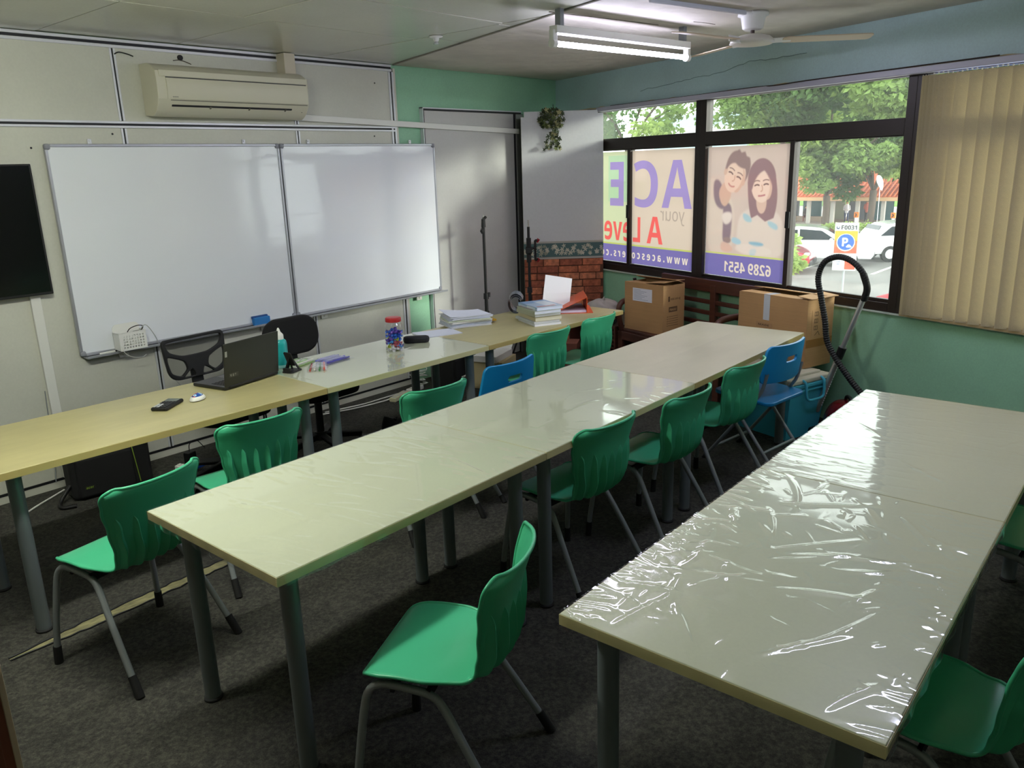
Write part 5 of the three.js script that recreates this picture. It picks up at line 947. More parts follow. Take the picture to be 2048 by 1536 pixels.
{ // bits on and under the far end
  const [bx, bz] = wallPoint(1.3, 0.4);
  const cab = thing('low_shelf', 'dark brown slatted wooden shelf unit between the column and the bench', 'shelf', [WX, 0, 0], WT), CB = (n, a, b, c, d, e, f) => part(n, metres(box(a, b, c, d, e, f, 0.004)), M.wood, cab);
  CB('top_board', 0.98, 1.68, 0.45, 0.478, 0.06, 0.56); CB('side_board', 0.98, 1.0, 0, 0.45, 0.06, 0.56); CB('side_board', 1.66, 1.68, 0, 0.45, 0.06, 0.56); CB('back_board', 1.0, 1.66, 0.02, 0.45, 0.06, 0.075); CB('shelf_board', 1.0, 1.66, 0.2, 0.22, 0.075, 0.54); for (let k = 0; k < 6; k++) CB('front_slat', 1.34, 1.66, 0.235 + k * 0.035, 0.255 + k * 0.035, 0.54, 0.555);
  const bag = (x, y, z, r, c, label) => { const o = thing('plastic_bag', label, 'bag', [x, y, z]); const k = rr(0, 50); part('bag', shell((u, v) => { const a = u * Math.PI * 2, q = Math.sin(v * Math.PI) ** 0.7, n = 0.7 + 0.7 * fbm(Math.cos(a) * 2 + k + 5, v * 5 + Math.sin(a) * 2 + 5, 256, 4); return V(Math.cos(a) * r * q * n, r * 0.85 * (1 - Math.cos(v * Math.PI)) * (0.75 + 0.35 * n) * 0.6, Math.sin(a) * r * q * n); }, 36, 18, 0.001), S(c, 0.4), o, 'crumpled plastic'); part('knot', at(new THREE.ConeGeometry(r * 0.2, r * 0.5, 8), 0, r * 1.1, 0, 0, 0.3), S(c, 0.4), o); };
  bag(bx, 0.48, bz, 0.15, 0xb9b3ae, 'crumpled grey white plastic bag on the end of the bench');
  const [cx, cz] = wallPoint(1.45, 0.46); bag(cx, 0.48, cz, 0.09, 0xbdb98a, 'small yellowish plastic bag in front of the grey one');
  const [ux, uz] = wallPoint(1.55, 0.2);
  const u = thing('umbrella', 'folded black umbrella leaning behind the cardboard box', 'umbrella', [ux, 0.48, uz]);
  part('canopy', [rod([0.03, 0, 0.02], [-0.02, 0.32, -0.02], 0.018, 0.034, 12), new THREE.SphereGeometry(0.034, 12, 8).translate(-0.02, 0.32, -0.02)], M.blackSoft, u); part('handle', rod([-0.02, 0.32, -0.02], [-0.025, 0.37, -0.025], 0.014, 0.016, 10), M.black, u);
  const u2 = thing('umbrella', 'second folded black umbrella beside the first, behind the cardboard box', 'umbrella', [ux + 0.03, 0.48, uz + 0.07]);
  part('canopy', [rod([0.02, 0, 0.02], [0.0, 0.3, 0.0], 0.018, 0.032, 12), new THREE.SphereGeometry(0.032, 12, 8).translate(0, 0.3, 0)], M.blackSoft, u2); part('handle', rod([0, 0.3, 0], [0, 0.35, 0], 0.013, 0.015, 10), M.black, u2);
  const h = thing('headphones', 'small black headset lying on the bench end', 'headphones', [cx - 0.06, 0.48, cz + 0.11], 0.4); part('band', tube([[-0.06, 0.02, 0], [-0.05, 0.06, 0], [0, 0.09, 0], [0.05, 0.06, 0], [0.06, 0.02, 0]], 0.006, 24, 6), M.black, h); part('ear_cup', rod([-0.07, 0.025, 0], [-0.05, 0.025, 0], 0.024, 0.024, 14), M.black, h); part('ear_cup', rod([0.05, 0.025, 0], [0.07, 0.025, 0], 0.024, 0.024, 14), M.black, h);
  const r = thing('carton_box', 'small brown red carton under the far end of the front table', 'box', [5.3, 0, 0.98], 0.5);
  part('body', box(-0.1, 0.1, 0, 0.32, -0.1, 0.1, 0.003), S(0x8a5340, 0.7), r); part('band', box(-0.102, 0.102, 0.24, 0.255, -0.102, 0.102), S(0x5c3527, 0.7), r);
  const t = canvasTexture(128, 128, (x, W, H) => { x.fillStyle = '#8a5340'; x.fillRect(0, 0, W, H); x.fillStyle = '#a5503f'; x.font = 'bold 110px sans-serif'; x.fillText('3', 34, 104); }); part('print', box(-0.05, 0.05, 0.06, 0.2, 0.1, 0.1012), S(0xffffff, 0.7, { map: t }), r);
}
// ================= UNDER THE FRONT TABLES =================
{
  const o = thing('laptop_bag', 'black bag with a thin green line standing on the floor against the wall', 'bag', [1.56, 0, 0.28], -0.12);
  part('body', box(-0.23, 0.23, 0, 0.36, -0.1, 0.09, 0.035), M.blackSoft, o); part('front_pocket', box(-0.2, 0.12, 0.02, 0.26, 0.08, 0.115, 0.02), M.blackSoft, o);
  part('piping', tube([[0.115, 0.35, 0.098], [0.125, 0.2, 0.118], [0.14, 0.04, 0.118]], 0.0025, 24, 5), S(0x8fae3a, 0.6), o, 'thin green piping');
  part('carry_handle', tube([[-0.07, 0.355, 0], [-0.06, 0.42, 0], [0.06, 0.42, 0], [0.07, 0.355, 0]], 0.012, 24, 8), M.black, o); part('zip_pull', [rod([0.185, 0.31, 0.094], [0.2, 0.27, 0.1], 0.006), new THREE.TorusGeometry(0.012, 0.003, 6, 14).translate(0.18, 0.32, 0.094)], M.steel, o);
  const t = canvasTexture(128, 48, (x, W, H) => { x.fillStyle = '#0c0c0d'; x.fillRect(0, 0, W, H); x.fillStyle = '#8fae3a'; x.font = 'bold 44px sans-serif'; x.fillText('acer', 12, 38); });
  part('badge', box(-0.17, -0.11, 0.07, 0.093, 0.114, 0.1158), S(0xffffff, 0.6, { map: t }), o, 'green lettering');
  part('strap', tube([[-0.23, 0.1, 0.05], [-0.3, 0.03, 0.08], [-0.31, 0.012, 0.14], [-0.24, 0.012, 0.17]], 0.012, 30, 6), M.black, o);
}
{
  const strip = (x, z, turn, c, n, label) => { const o = thing('power_strip', label, 'power strip', [x, 0, z], turn); part('body', box(-n * 0.03, n * 0.03, 0, 0.035, -0.03, 0.03, 0.006), c, o); for (let i = 0; i < n; i++) part('socket', box(-n * 0.03 + 0.012 + i * 0.06, -n * 0.03 + 0.048 + i * 0.06, 0.034, 0.0365, -0.02, 0.02, 0.001), S(0xbdbdb6, 0.5), o); return o; };
  strip(3.93, 0.26, 0.35, S(0xcfcba8, 0.5), 4, 'cream power strip on the carpet against the wall');
  strip(4.16, 0.2, 0.2, M.white, 3, 'white power strip beside the black speaker case');
  strip(2.0, 0.4, 0.3, S(0x1c4fae, 0.4), 4, 'blue power strip under the front table');
  const ad = thing('power_adapter', 'black plug adapter standing in the blue power strip', 'adapter', [2.02, 0.037, 0.4], 0.3); part('block', box(-0.032, 0.032, 0, 0.09, -0.025, 0.025, 0.006), M.black, ad); part('cord', tube([[0.0, 0.09, 0], [0.01, 0.14, 0.0], [0.06, 0.15, 0.01], [0.1, 0.09, 0.03]], 0.003, 24, 6), M.black, ad);
  const ad2 = thing('power_adapter', 'white plug adapter in the blue power strip', 'adapter', [1.93, 0.037, 0.43], 0.3); part('block', box(-0.025, 0.025, 0, 0.035, -0.02, 0.02, 0.006), M.white, ad2); part('pin_cap', box(-0.012, 0.012, 0.034, 0.04, -0.01, 0.01, 0.002), M.white, ad2);
  const cable = (pts, r, m, label) => { const o = thing('cable', label, 'cable', pts[0]); part('wire', tube(pts.map((p) => [p[0] - pts[0][0], p[1] - pts[0][1], p[2] - pts[0][2]]), r, 90, 6), m, o); };
  cable([[3.25, 0.008, 0.12], [3.5, 0.008, 0.2], [3.75, 0.01, 0.24], [3.86, 0.02, 0.26]], 0.006, M.white, 'white cable along the skirting into the cream power strip');
  cable([[3.3, 0.008, 0.09], [3.6, 0.008, 0.16], [3.85, 0.01, 0.17], [4.08, 0.02, 0.2]], 0.005, M.white, 'white cable behind the cream power strip');
  const coil = []; for (let i = 0; i < 60; i++) coil.push([4.22 + 0.05 * Math.cos(i * 0.8) + rr(-0.02, 0.02), 0.05 + i * 0.0042 + rr(-0.01, 0.01), 0.2 + 0.05 * Math.sin(i * 0.9) + rr(-0.015, 0.015)]);
  cable(coil, 0.004, M.white, 'tangle of white cables hanging by the partition end');
  cable([[1.05, 0.006, 0.3], [1.15, 0.006, 0.22], [1.3, 0.006, 0.12], [1.36, 0.006, 0.08]], 0.006, M.white, 'white cable on the carpet left of the black bag');
  cable([[2.25, 0.008, 0.35], [2.5, 0.008, 0.22], [2.8, 0.008, 0.15], [3.1, 0.008, 0.12]], 0.006, M.white, 'white cable on the carpet under the office chairs');
  cable([[1.38, 0.62, 0.01], [1.37, 0.4, 0.012], [1.36, 0.2, 0.014], [1.34, 0.05, 0.03]], 0.003, M.grey, 'thin grey cable beside the vertical trunking');
}
{
  const o = thing('speaker_case', 'black portable speaker case with a silver grip under the front table', 'speaker', [4.43, 0, 0.36], 0.25);
  part('body', box(-0.13, 0.13, 0.02, 0.34, -0.12, 0.12, 0.025), M.black, o); part('grille', box(-0.1, 0.1, 0.06, 0.26, 0.118, 0.124, 0.004), M.blackSoft, o);
  part('dial', rod([0.07, 0.28, 0.115], [0.07, 0.28, 0.13], 0.03, 0.028, 20), M.dark, o); part('grip', tube([[-0.02, 0.1, 0.125], [0.03, 0.12, 0.15], [0.085, 0.2, 0.15], [0.1, 0.26, 0.13]], 0.012, 30, 8), M.steel, o, 'silver grip');
  for (const k of [-1, 1]) part('foot', rod([k * 0.1, 0, 0], [k * 0.1, 0.022, 0], 0.02, 0.02, 12), M.rubber, o);
  const b = thing('carton_box', 'beige carton standing open under the front table', 'box', [4.72, 0, 0.62], 0.35); part('body', metres(box(-0.17, 0.17, 0, 0.24, -0.14, 0.14, 0.003)), S(0xc4b48c, 0.8), b); part('front_print', box(-0.02, 0.06, 0.1, 0.16, 0.14, 0.1412), S(0x8e7a58, 0.8), b);
  const w = thing('carton_box', 'white flat carton lying on the beige carton', 'box', [4.7, 0.2405, 0.6], 0.3); part('body', box(-0.19, 0.15, 0, 0.055, -0.14, 0.14, 0.003), S(0xd4d2cd, 0.7), w); part('lid_flap', at(box(0, 0.12, 0, 0.004, -0.13, 0.13), 0.15, 0.05, 0, 0, 0, 0.7), S(0xd9d7d2, 0.7), w);
  const s = thing('shoe', 'black sneaker with a pale sole on the carpet by the table leg', 'shoe', [3.36, 0, 0.83], 0.35);
  const up = shell((u, v) => { const a = u * Math.PI * 2, t = Math.cos(a), k = 0.5 + 0.5 * t, h = 0.045 + 0.06 * Math.pow(Math.max(0, -t), 0.8); const q = 1 - 0.35 * v * v; return V(0.135 * t * q - 0.015 * v, 0.02 + h * v, 0.045 * Math.sin(a) * q * (1 - 0.15 * k)); }, 36, 8, 0.006);
  part('upper', up, M.blackSoft, s); part('sole', at(slab(roundRect(0.285, 0.1, 0.045), 0.022, 0.005), 0, 0, 0, 0, -Math.PI / 2), S(0xa8a49a, 0.7), s, 'pale sole'); part('tongue', at(box(-0.03, 0.04, 0, 0.006, -0.025, 0.025, 0.003), 0.0, 0.075, 0, 0, 0, -0.35), M.black, s);
  const laces = []; for (let k = 0; k < 4; k++) laces.push(rod([0.0 + k * 0.02, 0.082 - k * 0.008, -0.022], [0.006 + k * 0.02, 0.082 - k * 0.008, 0.022], 0.0025)); part('laces', laces, M.dark, s);
  const k = thing('key_bunch', 'dark bunch of straps hanging under the office chair seat', 'straps', [2.63, 0.0, 0.3]); part('strap', [bar([0, 0.0, 0], [0.01, 0.22, 0], 0.012, 0.004), bar([0.03, 0.0, 0.01], [0.025, 0.2, 0], 0.012, 0.004)], M.dark, k);
}
{ // cabinet at the edge of the view
  const o = thing('wooden_cabinet', 'reddish brown wooden cabinet with a pale edge strip beside the aisle', 'cabinet', [-0.2, 0, 3.29]);
  part('body', metres(box(-0.3, 0.292, 0.0, 0.95, -0.19, 0.19, 0.003)), S(0xffffff, 0.5, { map: dataTexture(128, (u, v) => { const k = 1 + 0.3 * (fbm(u * 20, v * 2, 20) - 0.5); return [120 * k, 66 * k, 42 * k]; }, true, 1) }), o);
  part('edge_strip', box(0.288, 0.3, 0.0, 0.952, 0.17, 0.192, 0.002), S(0xb9a58a, 0.6), o, 'pale edge strip'); part('door', box(-0.28, 0.27, 0.06, 0.92, 0.19, 0.2, 0.002), S(0x6e3d27, 0.5), o); part('knob', new THREE.SphereGeometry(0.014, 12, 8).translate(0.22, 0.6, 0.212), M.steel, o);
}

// ================= OUTSIDE THE WINDOW =================
const GY = -2.2, GF = -3.25;                                      // car park, and the lower ground beyond it
const far = (x, z) => [-0.27 + (x + 0.27) * 1.25, 5.17 + (z - 5.17) * 1.25];
{
  const g = structure('ground_outside', 'grey asphalt car park outside the window', 'ground');
  part('asphalt', metres(box(8, 44, GY - 0.2, GY, -60, 45)), S(0xffffff, 0.9, { map: tint(256, [128, 126, 124], 0.15, 0.12, 6, 6, 0.15) }), g);
  part('ramp', prism([[44, -60], [54, -60], [54, 45], [44, 45]], 0, 0.2).applyMatrix4(new THREE.Matrix4().set(1, 0, 0, 0, -0.105, 1, 0, GY - 0.2 + 4.62, 0, 0, 1, 0, 0, 0, 0, 1)), S(0x86847f, 0.9), g);
  part('pavement', metres(box(54, 86, GF - 0.2, GF, -60, 45)), S(0xffffff, 0.85, { map: tint(128, [176, 170, 164], 0.1, 0.05, 6, 6, 0.3) }), g);
  part('grass_verge', box(86, 190, GF - 0.2, GF + 0.05, -140, 90), S(0x6f9a3c, 0.95), g);
  for (let k = 0; k < 6; k++) part('bay_line', box(29, 34, GY, GY + 0.01, -14 + k * 2.6, -13.88 + k * 2.6), S(0xdcdcd6, 0.8), g);
}
const leafMat = [0x5f7d48, 0x86a058, 0x4f6c45, 0xa2b868].map((c) => S(c, 0.9, { transmission: 0.45, thickness: 0, specularIntensity: 0.2 }));
const barkMat = S(0x5a4d44, 0.95);
function foliage(clumps, per, size, spread) { // folded leaf blades gathered in clumps
  const pos = [];
  for (const [x, y, z, r] of clumps) for (let i = 0; i < per; i++) {
    const a = rr(0, 6.283), b = Math.acos(rr(-1, 1)), q = r * Math.cbrt(rr(0.1, 1));
    const p = V(x + q * Math.sin(b) * Math.cos(a), y + q * 0.62 * Math.cos(b), z + q * Math.sin(b) * Math.sin(a)), s = size * rr(0.6, 1.3);
    const d = V(rr(-1, 1), rr(-0.8, 0.4), rr(-1, 1)).normalize(), e = V(rr(-1, 1), rr(-1, 1), rr(-1, 1)).cross(d).normalize(), n = d.clone().cross(e).multiplyScalar(s * 0.12);
    const tip = p.clone().addScaledVector(d, s), m = p.clone().addScaledVector(d, s * 0.45), l = m.clone().addScaledVector(e, s * 0.3).add(n), k = m.clone().addScaledVector(e, -s * 0.3).add(n);
    for (const v of [p, l, tip, p, tip, k]) pos.push(v.x, v.y, v.z);
  }
  const g = new THREE.BufferGeometry(); g.setAttribute('position', new THREE.Float32BufferAttribute(pos, 3)); g.computeVertexNormals(); return g;
}
function tree(x, z, h, spread, y0, label, o2 = {}) {
  const o = thing('tree', label, 'tree', [x, o2.ground ?? GY, z], 0, 'trees outside the window');
  const fork = o2.fork || h * 0.3, lean = o2.lean || 0, rTrunk = o2.r || 0.16;
  part('trunk', tube([[0, 0, 0], [lean * 0.2, fork * 0.5, 0.05], [lean * 0.6, fork, 0]], rTrunk, 14, 9), barkMat, o);
  const clumps = [];
  const n = o2.limbs || 6;
  for (let i = 0; i < n; i++) {
    const a = i / n * 6.283 + rr(-0.3, 0.3), e = spread * rr(0.55, 1), top = rr(y0 + (h - y0) * 0.35, h * 0.95);
    const end = [lean + Math.cos(a) * e, top, Math.sin(a) * e], mid = [lean * 0.8 + Math.cos(a) * e * 0.35, fork + (top - fork) * 0.5, Math.sin(a) * e * 0.35];
    part('branch', tube([[lean * 0.6, fork * 0.96, 0], mid, end], rTrunk * 0.3, 12, 6), barkMat, o);
    for (let k = 0; k < (o2.per || 7); k++) { const t = rr(-0.15, 1.08); clumps.push([mid[0] + (end[0] - mid[0]) * t + rr(-0.9, 0.9) * spread * 0.3, Math.max(y0, mid[1] + (end[1] - mid[1]) * t + rr(-1.3, 0.9)), mid[2] + (end[2] - mid[2]) * t + rr(-0.9, 0.9) * spread * 0.3, rr(0.5, 1.1) * (o2.clump || 1)]); }
  }
  const c = o2.mats || [0, 1, 2]; const third = Math.ceil(clumps.length / c.length);
  c.forEach((m, i) => part('foliage', foliage(clumps.slice(i * third, (i + 1) * third), o2.leaves || 240, o2.size || 0.26), leafMat[m], o));
  return o;
}
tree(...far(47.4, -11.9), 10.4, 5.04, 2.6, 'leafy tree with forked branches in front of the tiled pavilion', { ground: GF, fork: 2.3, limbs: 9, r: 0.24, leaves: 300, size: 0.38, mats: [0, 1, 3, 1], clump: 1.2, per: 10 });
tree(...far(48, -9.6), 10.6, 4.8, 2.7, 'leaning twin-limbed tree beside the white banner', { ground: GF, fork: 2.6, lean: 0.6, limbs: 8, r: 0.24, leaves: 300, size: 0.38, mats: [0, 1, 3, 1], clump: 1.2, per: 10 });
tree(31, -2.9, 10.2, 4.8, 5.4, 'large dense tree crown filling the top of the window over the sign', { fork: 5.2, limbs: 10, leaves: 420, size: 0.24, mats: [2, 0, 1, 0], per: 11, clump: 1.25, r: 0.11 });
tree(33, -8.7, 9.6, 2.9, 5.5, 'dense dark green tree crown left of the large crown', { fork: 5.2, limbs: 9, leaves: 380, size: 0.24, mats: [2, 0, 1, 0], per: 9, r: 0.11 });
tree(29, -13.6, 8.8, 3.6, 5.2, 'light green tree crown above the lilac lettering', { fork: 4.6, limbs: 6, leaves: 130, size: 0.24, mats: [1, 3, 0], per: 5, r: 0.14, clump: 0.8 });
tree(27, -17.5, 8.6, 3.8, 4.6, 'light green tree crown behind the corner column', { fork: 4.4, limbs: 6, leaves: 130, size: 0.24, mats: [1, 3], per: 5, r: 0.14, clump: 0.8 });
tree(40, 3.2, 10.5, 4.6, 4.6, 'tree crown showing past the blind edge', { fork: 4.4, limbs: 6, leaves: 200, size: 0.3, mats: [0, 1], per: 7 });
tree(84, -26, 9.6, 5.5, 3.0, 'far rounded tree behind the pavilion roof', { fork: 2.6, limbs: 7, leaves: 150, size: 0.55, mats: [0, 2], clump: 1.6 });
tree(88, -11, 10.4, 6, 3.0, 'far broad tree behind the pavilion gable', { fork: 2.6, limbs: 7, leaves: 150, size: 0.55, mats: [2, 0], clump: 1.7 });
function shrub(x, z, w, h, label, m, size = 0.16, n = 260) { const o = thing('shrub', label, 'shrub', [x, GY, z]); const c = []; for (let i = 0; i < 14; i++) c.push([rr(-w, w) * 0.7, rr(0.2, h), rr(-w, w) * 0.7, w * 0.45]); part('foliage', foliage(c, n, size), leafMat[m], o); part('stem', [0, 1, 2].map((k) => tube([[0.05 * k, 0, 0], [0.1 * k - 0.1, h * 0.5, 0.05], [rr(-0.3, 0.3), h * 0.9, rr(-0.3, 0.3)]], 0.03, 10, 6)), barkMat, o); }
shrub(22.2, -4.35, 0.85, 2.7, 'bright green leafy shrub in front of the red car', 3, 0.2, 330);
{
  const o = thing('hedge', 'low yellow green hedge in front of the bus shelter', 'hedge', [far(45.2, -8)[0], GF, far(45.2, -8)[1]]);
  const c = []; for (let i = 0; i < 60; i++) c.push([rr(-0.4, 0.4), rr(0.15, 0.5), rr(-4, 4.5), 0.4]); part('foliage', foliage(c, 120, 0.17), leafMat[3], o);
}
function car(x, z, turn, c, label) {
  const o = thing('parked_car', label, 'car', [x, GY, z], turn, 'parked cars');
  const paint = S(c, 0.18, { clearcoat: 1, clearcoatRoughness: 0.05 }), gl = S(0x18242a, 0.06);
  const body = new THREE.Shape(); body.moveTo(-2.15, 0.3); body.lineTo(2.1, 0.3); body.quadraticCurveTo(2.25, 0.45, 2.2, 0.62); body.quadraticCurveTo(2.05, 0.82, 1.1, 0.95); body.lineTo(-1.9, 1.0); body.quadraticCurveTo(-2.25, 0.98, -2.22, 0.7); body.lineTo(-2.15, 0.3);
  part('body', slab(body, 1.76, 0.08).translate(0, 0, -0.88), paint, o);
  const cab = new THREE.Shape(); cab.moveTo(-1.95, 0.95); cab.lineTo(1.15, 0.93); cab.quadraticCurveTo(0.75, 1.3, 0.35, 1.42); cab.quadraticCurveTo(-0.5, 1.56, -1.35, 1.42); cab.quadraticCurveTo(-1.8, 1.25, -1.95, 0.95);
  part('cabin', slab(cab, 1.5, 0.12).translate(0, 0, -0.75), paint, o);
  const win = (pts, zz) => { const s = new THREE.Shape(pts.map((p) => new THREE.Vector2(...p))); return slab(s, 0.02).translate(0, 0, zz); };
  for (const k of [-0.762, 0.742]) { part('side_window', win([[-1.7, 1.0], [-0.5, 1.0], [-0.5, 1.38], [-1.3, 1.34]], k), gl, o); part('side_window', win([[-0.42, 1.0], [0.85, 1.0], [0.35, 1.34], [-0.42, 1.4]], k), gl, o); }
  part('windscreen', at(box(-0.01, 0.01, -0.27, 0.27, -0.64, 0.64, 0.008), 0.82, 1.19, 0, 0, 0, 0.92), gl, o); part('rear_window', at(box(-0.01, 0.01, -0.2, 0.2, -0.6, 0.6, 0.008), -1.73, 1.2, 0, 0, 0, -0.52), gl, o);
  for (const [wx0, wz] of [[-1.35, -0.8], [-1.35, 0.8], [1.35, -0.8], [1.35, 0.8]]) { const w = part('wheel', rod([wx0, 0.31, wz - 0.1], [wx0, 0.31, wz + 0.1], 0.31, 0.31, 22), M.rubber, o); part('rim', rod([wx0, 0.31, wz + Math.sign(wz) * 0.06], [wx0, 0.31, wz + Math.sign(wz) * 0.11], 0.2, 0.18, 18), M.alu, w); }
  for (const k of [-0.66, 0.66]) { part('headlamp', at(box(-0.08, 0.08, -0.05, 0.05, -0.17, 0.17, 0.03), 2.08, 0.72, k), S(0xdfe6ea, 0.1), o); part('mirror', at(new THREE.SphereGeometry(0.1, 12, 8).scale(0.7, 0.7, 1.1), 0.7, 1.02, k > 0 ? 0.98 : -0.98), paint, o); }
  part('bumper', box(2.05, 2.24, 0.3, 0.48, -0.8, 0.8, 0.05), S(0x2a2b2d, 0.5), o); part('number_plate', box(2.235, 2.25, 0.4, 0.5, -0.24, 0.24, 0.004), S(0x111214, 0.5), o);
}
car(30.8, -6.4, -1.24, 0xe8e9ea, 'white car parked nose out behind the red car');
car(34.2, -3.6, -0.86, 0xe8e9ea, 'white car parked broadside by the hedge');
car(28.0, -7.6, -1.35, 0xb0162c, 'red car behind the leafy shrub');
car(19.9, 1.35, 2.28, 0xb81a3a, 'red car cut off by the window bottom, next to the blind');
{ // car park sign
  const o = thing('parking_sign', 'tall car park sign with a blue P roundel on yellow and orange', 'sign', [23.35, GY, -2.65], -1.36);
  const w = 0.63, h = 1.35, yb = 0.84;
  const t = canvasTexture(360, 770, (x, W, H) => {
    x.fillStyle = '#b2b2b0'; x.fillRect(0, 0, W, H); x.fillStyle = '#d99a1c'; x.fillRect(8, 130, W - 16, 170); x.fillStyle = '#d8692c'; x.fillRect(8, 285, W - 16, 200); x.fillStyle = '#e85a3a'; x.fillRect(8, 390, W - 16, 100);
    x.fillStyle = '#08090b'; x.font = 'bold 92px sans-serif'; x.fillText('F0031', 92, 108); x.fillStyle = '#3a4a66'; x.beginPath(); x.arc(50, 76, 26, 0, 7); x.fill(); x.fillStyle = '#f4f4f2'; x.beginPath(); x.arc(52, 68, 14, 0, 7); x.fill();
    x.fillStyle = '#f4f4f2'; x.beginPath(); x.arc(W / 2, 315, 140, 0, 7); x.fill(); x.fillStyle = '#2359c0'; x.beginPath(); x.arc(W / 2, 310, 128, 0, 7); x.fill(); x.fillStyle = '#f8f8f8'; x.font = 'bold 190px sans-serif'; x.fillText('P', W / 2 - 72, 376); x.fillRect(W / 2 + 10, 372, 80, 22); x.beginPath(); x.ellipse(W / 2 + 50, 366, 26, 18, 0, 0, 7); x.fill();
    x.fillStyle = '#c9c9c6'; x.fillRect(0, 490, W, 280); x.fillStyle = '#c9cbd6'; x.fillRect(20, 580, 150, 170); x.fillStyle = '#e8502c'; x.fillRect(186, 580, 160, 170); x.fillStyle = '#4c5270'; x.font = 'bold 30px sans-serif'; x.fillText('$.60', 60, 640); x.fillText('per', 66, 676); x.fillStyle = '#7a2412'; x.fillText('$.60', 230, 640); x.fillText('per', 240, 676); x.fillStyle = '#55585e'; x.font = '34px sans-serif'; x.fillText('PARKING CHARGES', 20, 545);
  });
  const g = new THREE.BoxGeometry(w, h, 0.03); part('panel', g.translate(0, yb + h / 2, 0), S(0xd8d8d6, 0.5), o);
  const f = new THREE.PlaneGeometry(w, h); f.translate(0, yb + h / 2, 0.0165); part('sign_face', f, S(0xffffff, 0.5, { map: t }), o);
  part('post', rod([0, 0, -0.04], [0, yb + h * 0.9, -0.04], 0.03, 0.03, 12), S(0xa9adb0, 0.4), o);
}
{ // pavilion with tiled roofs
  const o = thing('pavilion', 'long open pavilion with orange tiled roofs across the car park', 'building', [64.5, GF, -17.2], 0.02);
  const tileM = S(0xd9663a, 0.7), rib = S(0xe07a4a, 0.7), post = S(0xb9b4ae, 0.7);
  // two slopes of the long roof: eave towards us at local x = -3, ridge at 1, each tile course a step
  const course = (x0, y0, x1, y1, z0, z1, n) => { const list = []; for (let i = 0; i < n; i++) { const a = i / n, b = (i + 1.15) / n; list.push(bar([x0 + (x1 - x0) * a, y0 + (y1 - y0) * a + 0.05, (z0 + z1) / 2], [x0 + (x1 - x0) * b, y0 + (y1 - y0) * b + 0.02, (z0 + z1) / 2], 0.04, z1 - z0)); } return list; };
  const ridges = (x0, y0, x1, y1, z0, z1) => { const l = []; for (let z = z0; z < z1; z += 0.3) l.push(rod([x0, y0 + 0.07, z], [x1, y1 + 0.07, z], 0.075, 0.075, 6)); return l; };
  part('roof_slope', course(-3, 2.05, 1, 3.5, -11, 7.5, 10), tileM, o, 'orange tiled roof slope'); part('tile_ribs', ridges(-3, 2.05, 1, 3.5, -11, 7.5), rib, o);
  part('roof_slope', course(5, 2.05, 1, 3.5, -11, 7.5, 10), tileM, o);
  part('ridge_cap', rod([1, 3.58, -11], [1, 3.58, 7.5], 0.12, 0.12, 8), rib, o);
  part('fascia', box(-3.05, -2.95, 1.82, 2.08, -11, 7.5), S(0xe0b48a, 0.7), o);
  part('gable_slope', [at(box(-2.6, 2.6, 0, 0.1, -3.2, 0), 1.0, 3.75, 4.2, Math.PI / 2, -0.52), at(box(-2.6, 2.6, 0, 0.1, 0, 3.2), 1.0, 3.75, 4.2, Math.PI / 2, 0.52)], tileM, o, 'orange tiled cross gable');
  for (let k = 0; k < 9; k++) { part('column', box(-2.6, -2.3, 0, 2.0, -8.6 + k * 1.8, -8.35 + k * 1.8), post, o); }
  for (let k = 0; k < 8; k++) { part(k % 2 ? 'shopfront' : 'glass_bay', box(0.8, 1.0, 0.2, 2.1, -8.3 + k * 1.8, -6.85 + k * 1.8), k % 3 === 0 ? S(0x3f6e74, 0.3) : k % 3 === 1 ? S(0x9aa58c, 0.6) : S(0x6d747c, 0.4), o); }
  part('floor_plinth', box(-3.2, 5.2, 0, 0.12, -9, 6.5), S(0xa9a49c, 0.8), o);
  const p2 = thing('pavilion', 'second tiled pavilion roof rising behind the leaning tree', 'building', [70, GF, -8.6], 0.05);
  part('roof_slope', [at(box(0, 4.6, 0, 0.12, -5, 4), -3, 3.0, 0, 0, 0, 0.4)], tileM, p2); part('tile_ribs', ridges(-3, 3.02, 1.2, 4.8, -5, 4), rib, p2); part('fascia', box(-3.1, -2.95, 2.75, 3.05, -5, 4), S(0xd9825a, 0.7), p2);
  for (let k = 0; k < 4; k++) part('column', box(-2.7, -2.3, 0, 2.8, -4.4 + k * 2.4, -4 + k * 2.4), post, p2); part('back_wall', box(1.0, 1.2, 0, 4.2, -5, 4), S(0x8f9a86, 0.7), p2);
  const b = thing('apartment_block', 'pale apartment block far behind the trees', 'building', [105, GY, -34], 0.25);
  part('walls', box(-8, 8, 0, 17, -20, 16), S(0xd6d8d8, 0.8), b); for (let j = 0; j < 5; j++) part('window_band', box(-8.06, -7.98, 2 + j * 3, 3.4 + j * 3, -19, 15), S(0x9fb0b8, 0.4), b);
}
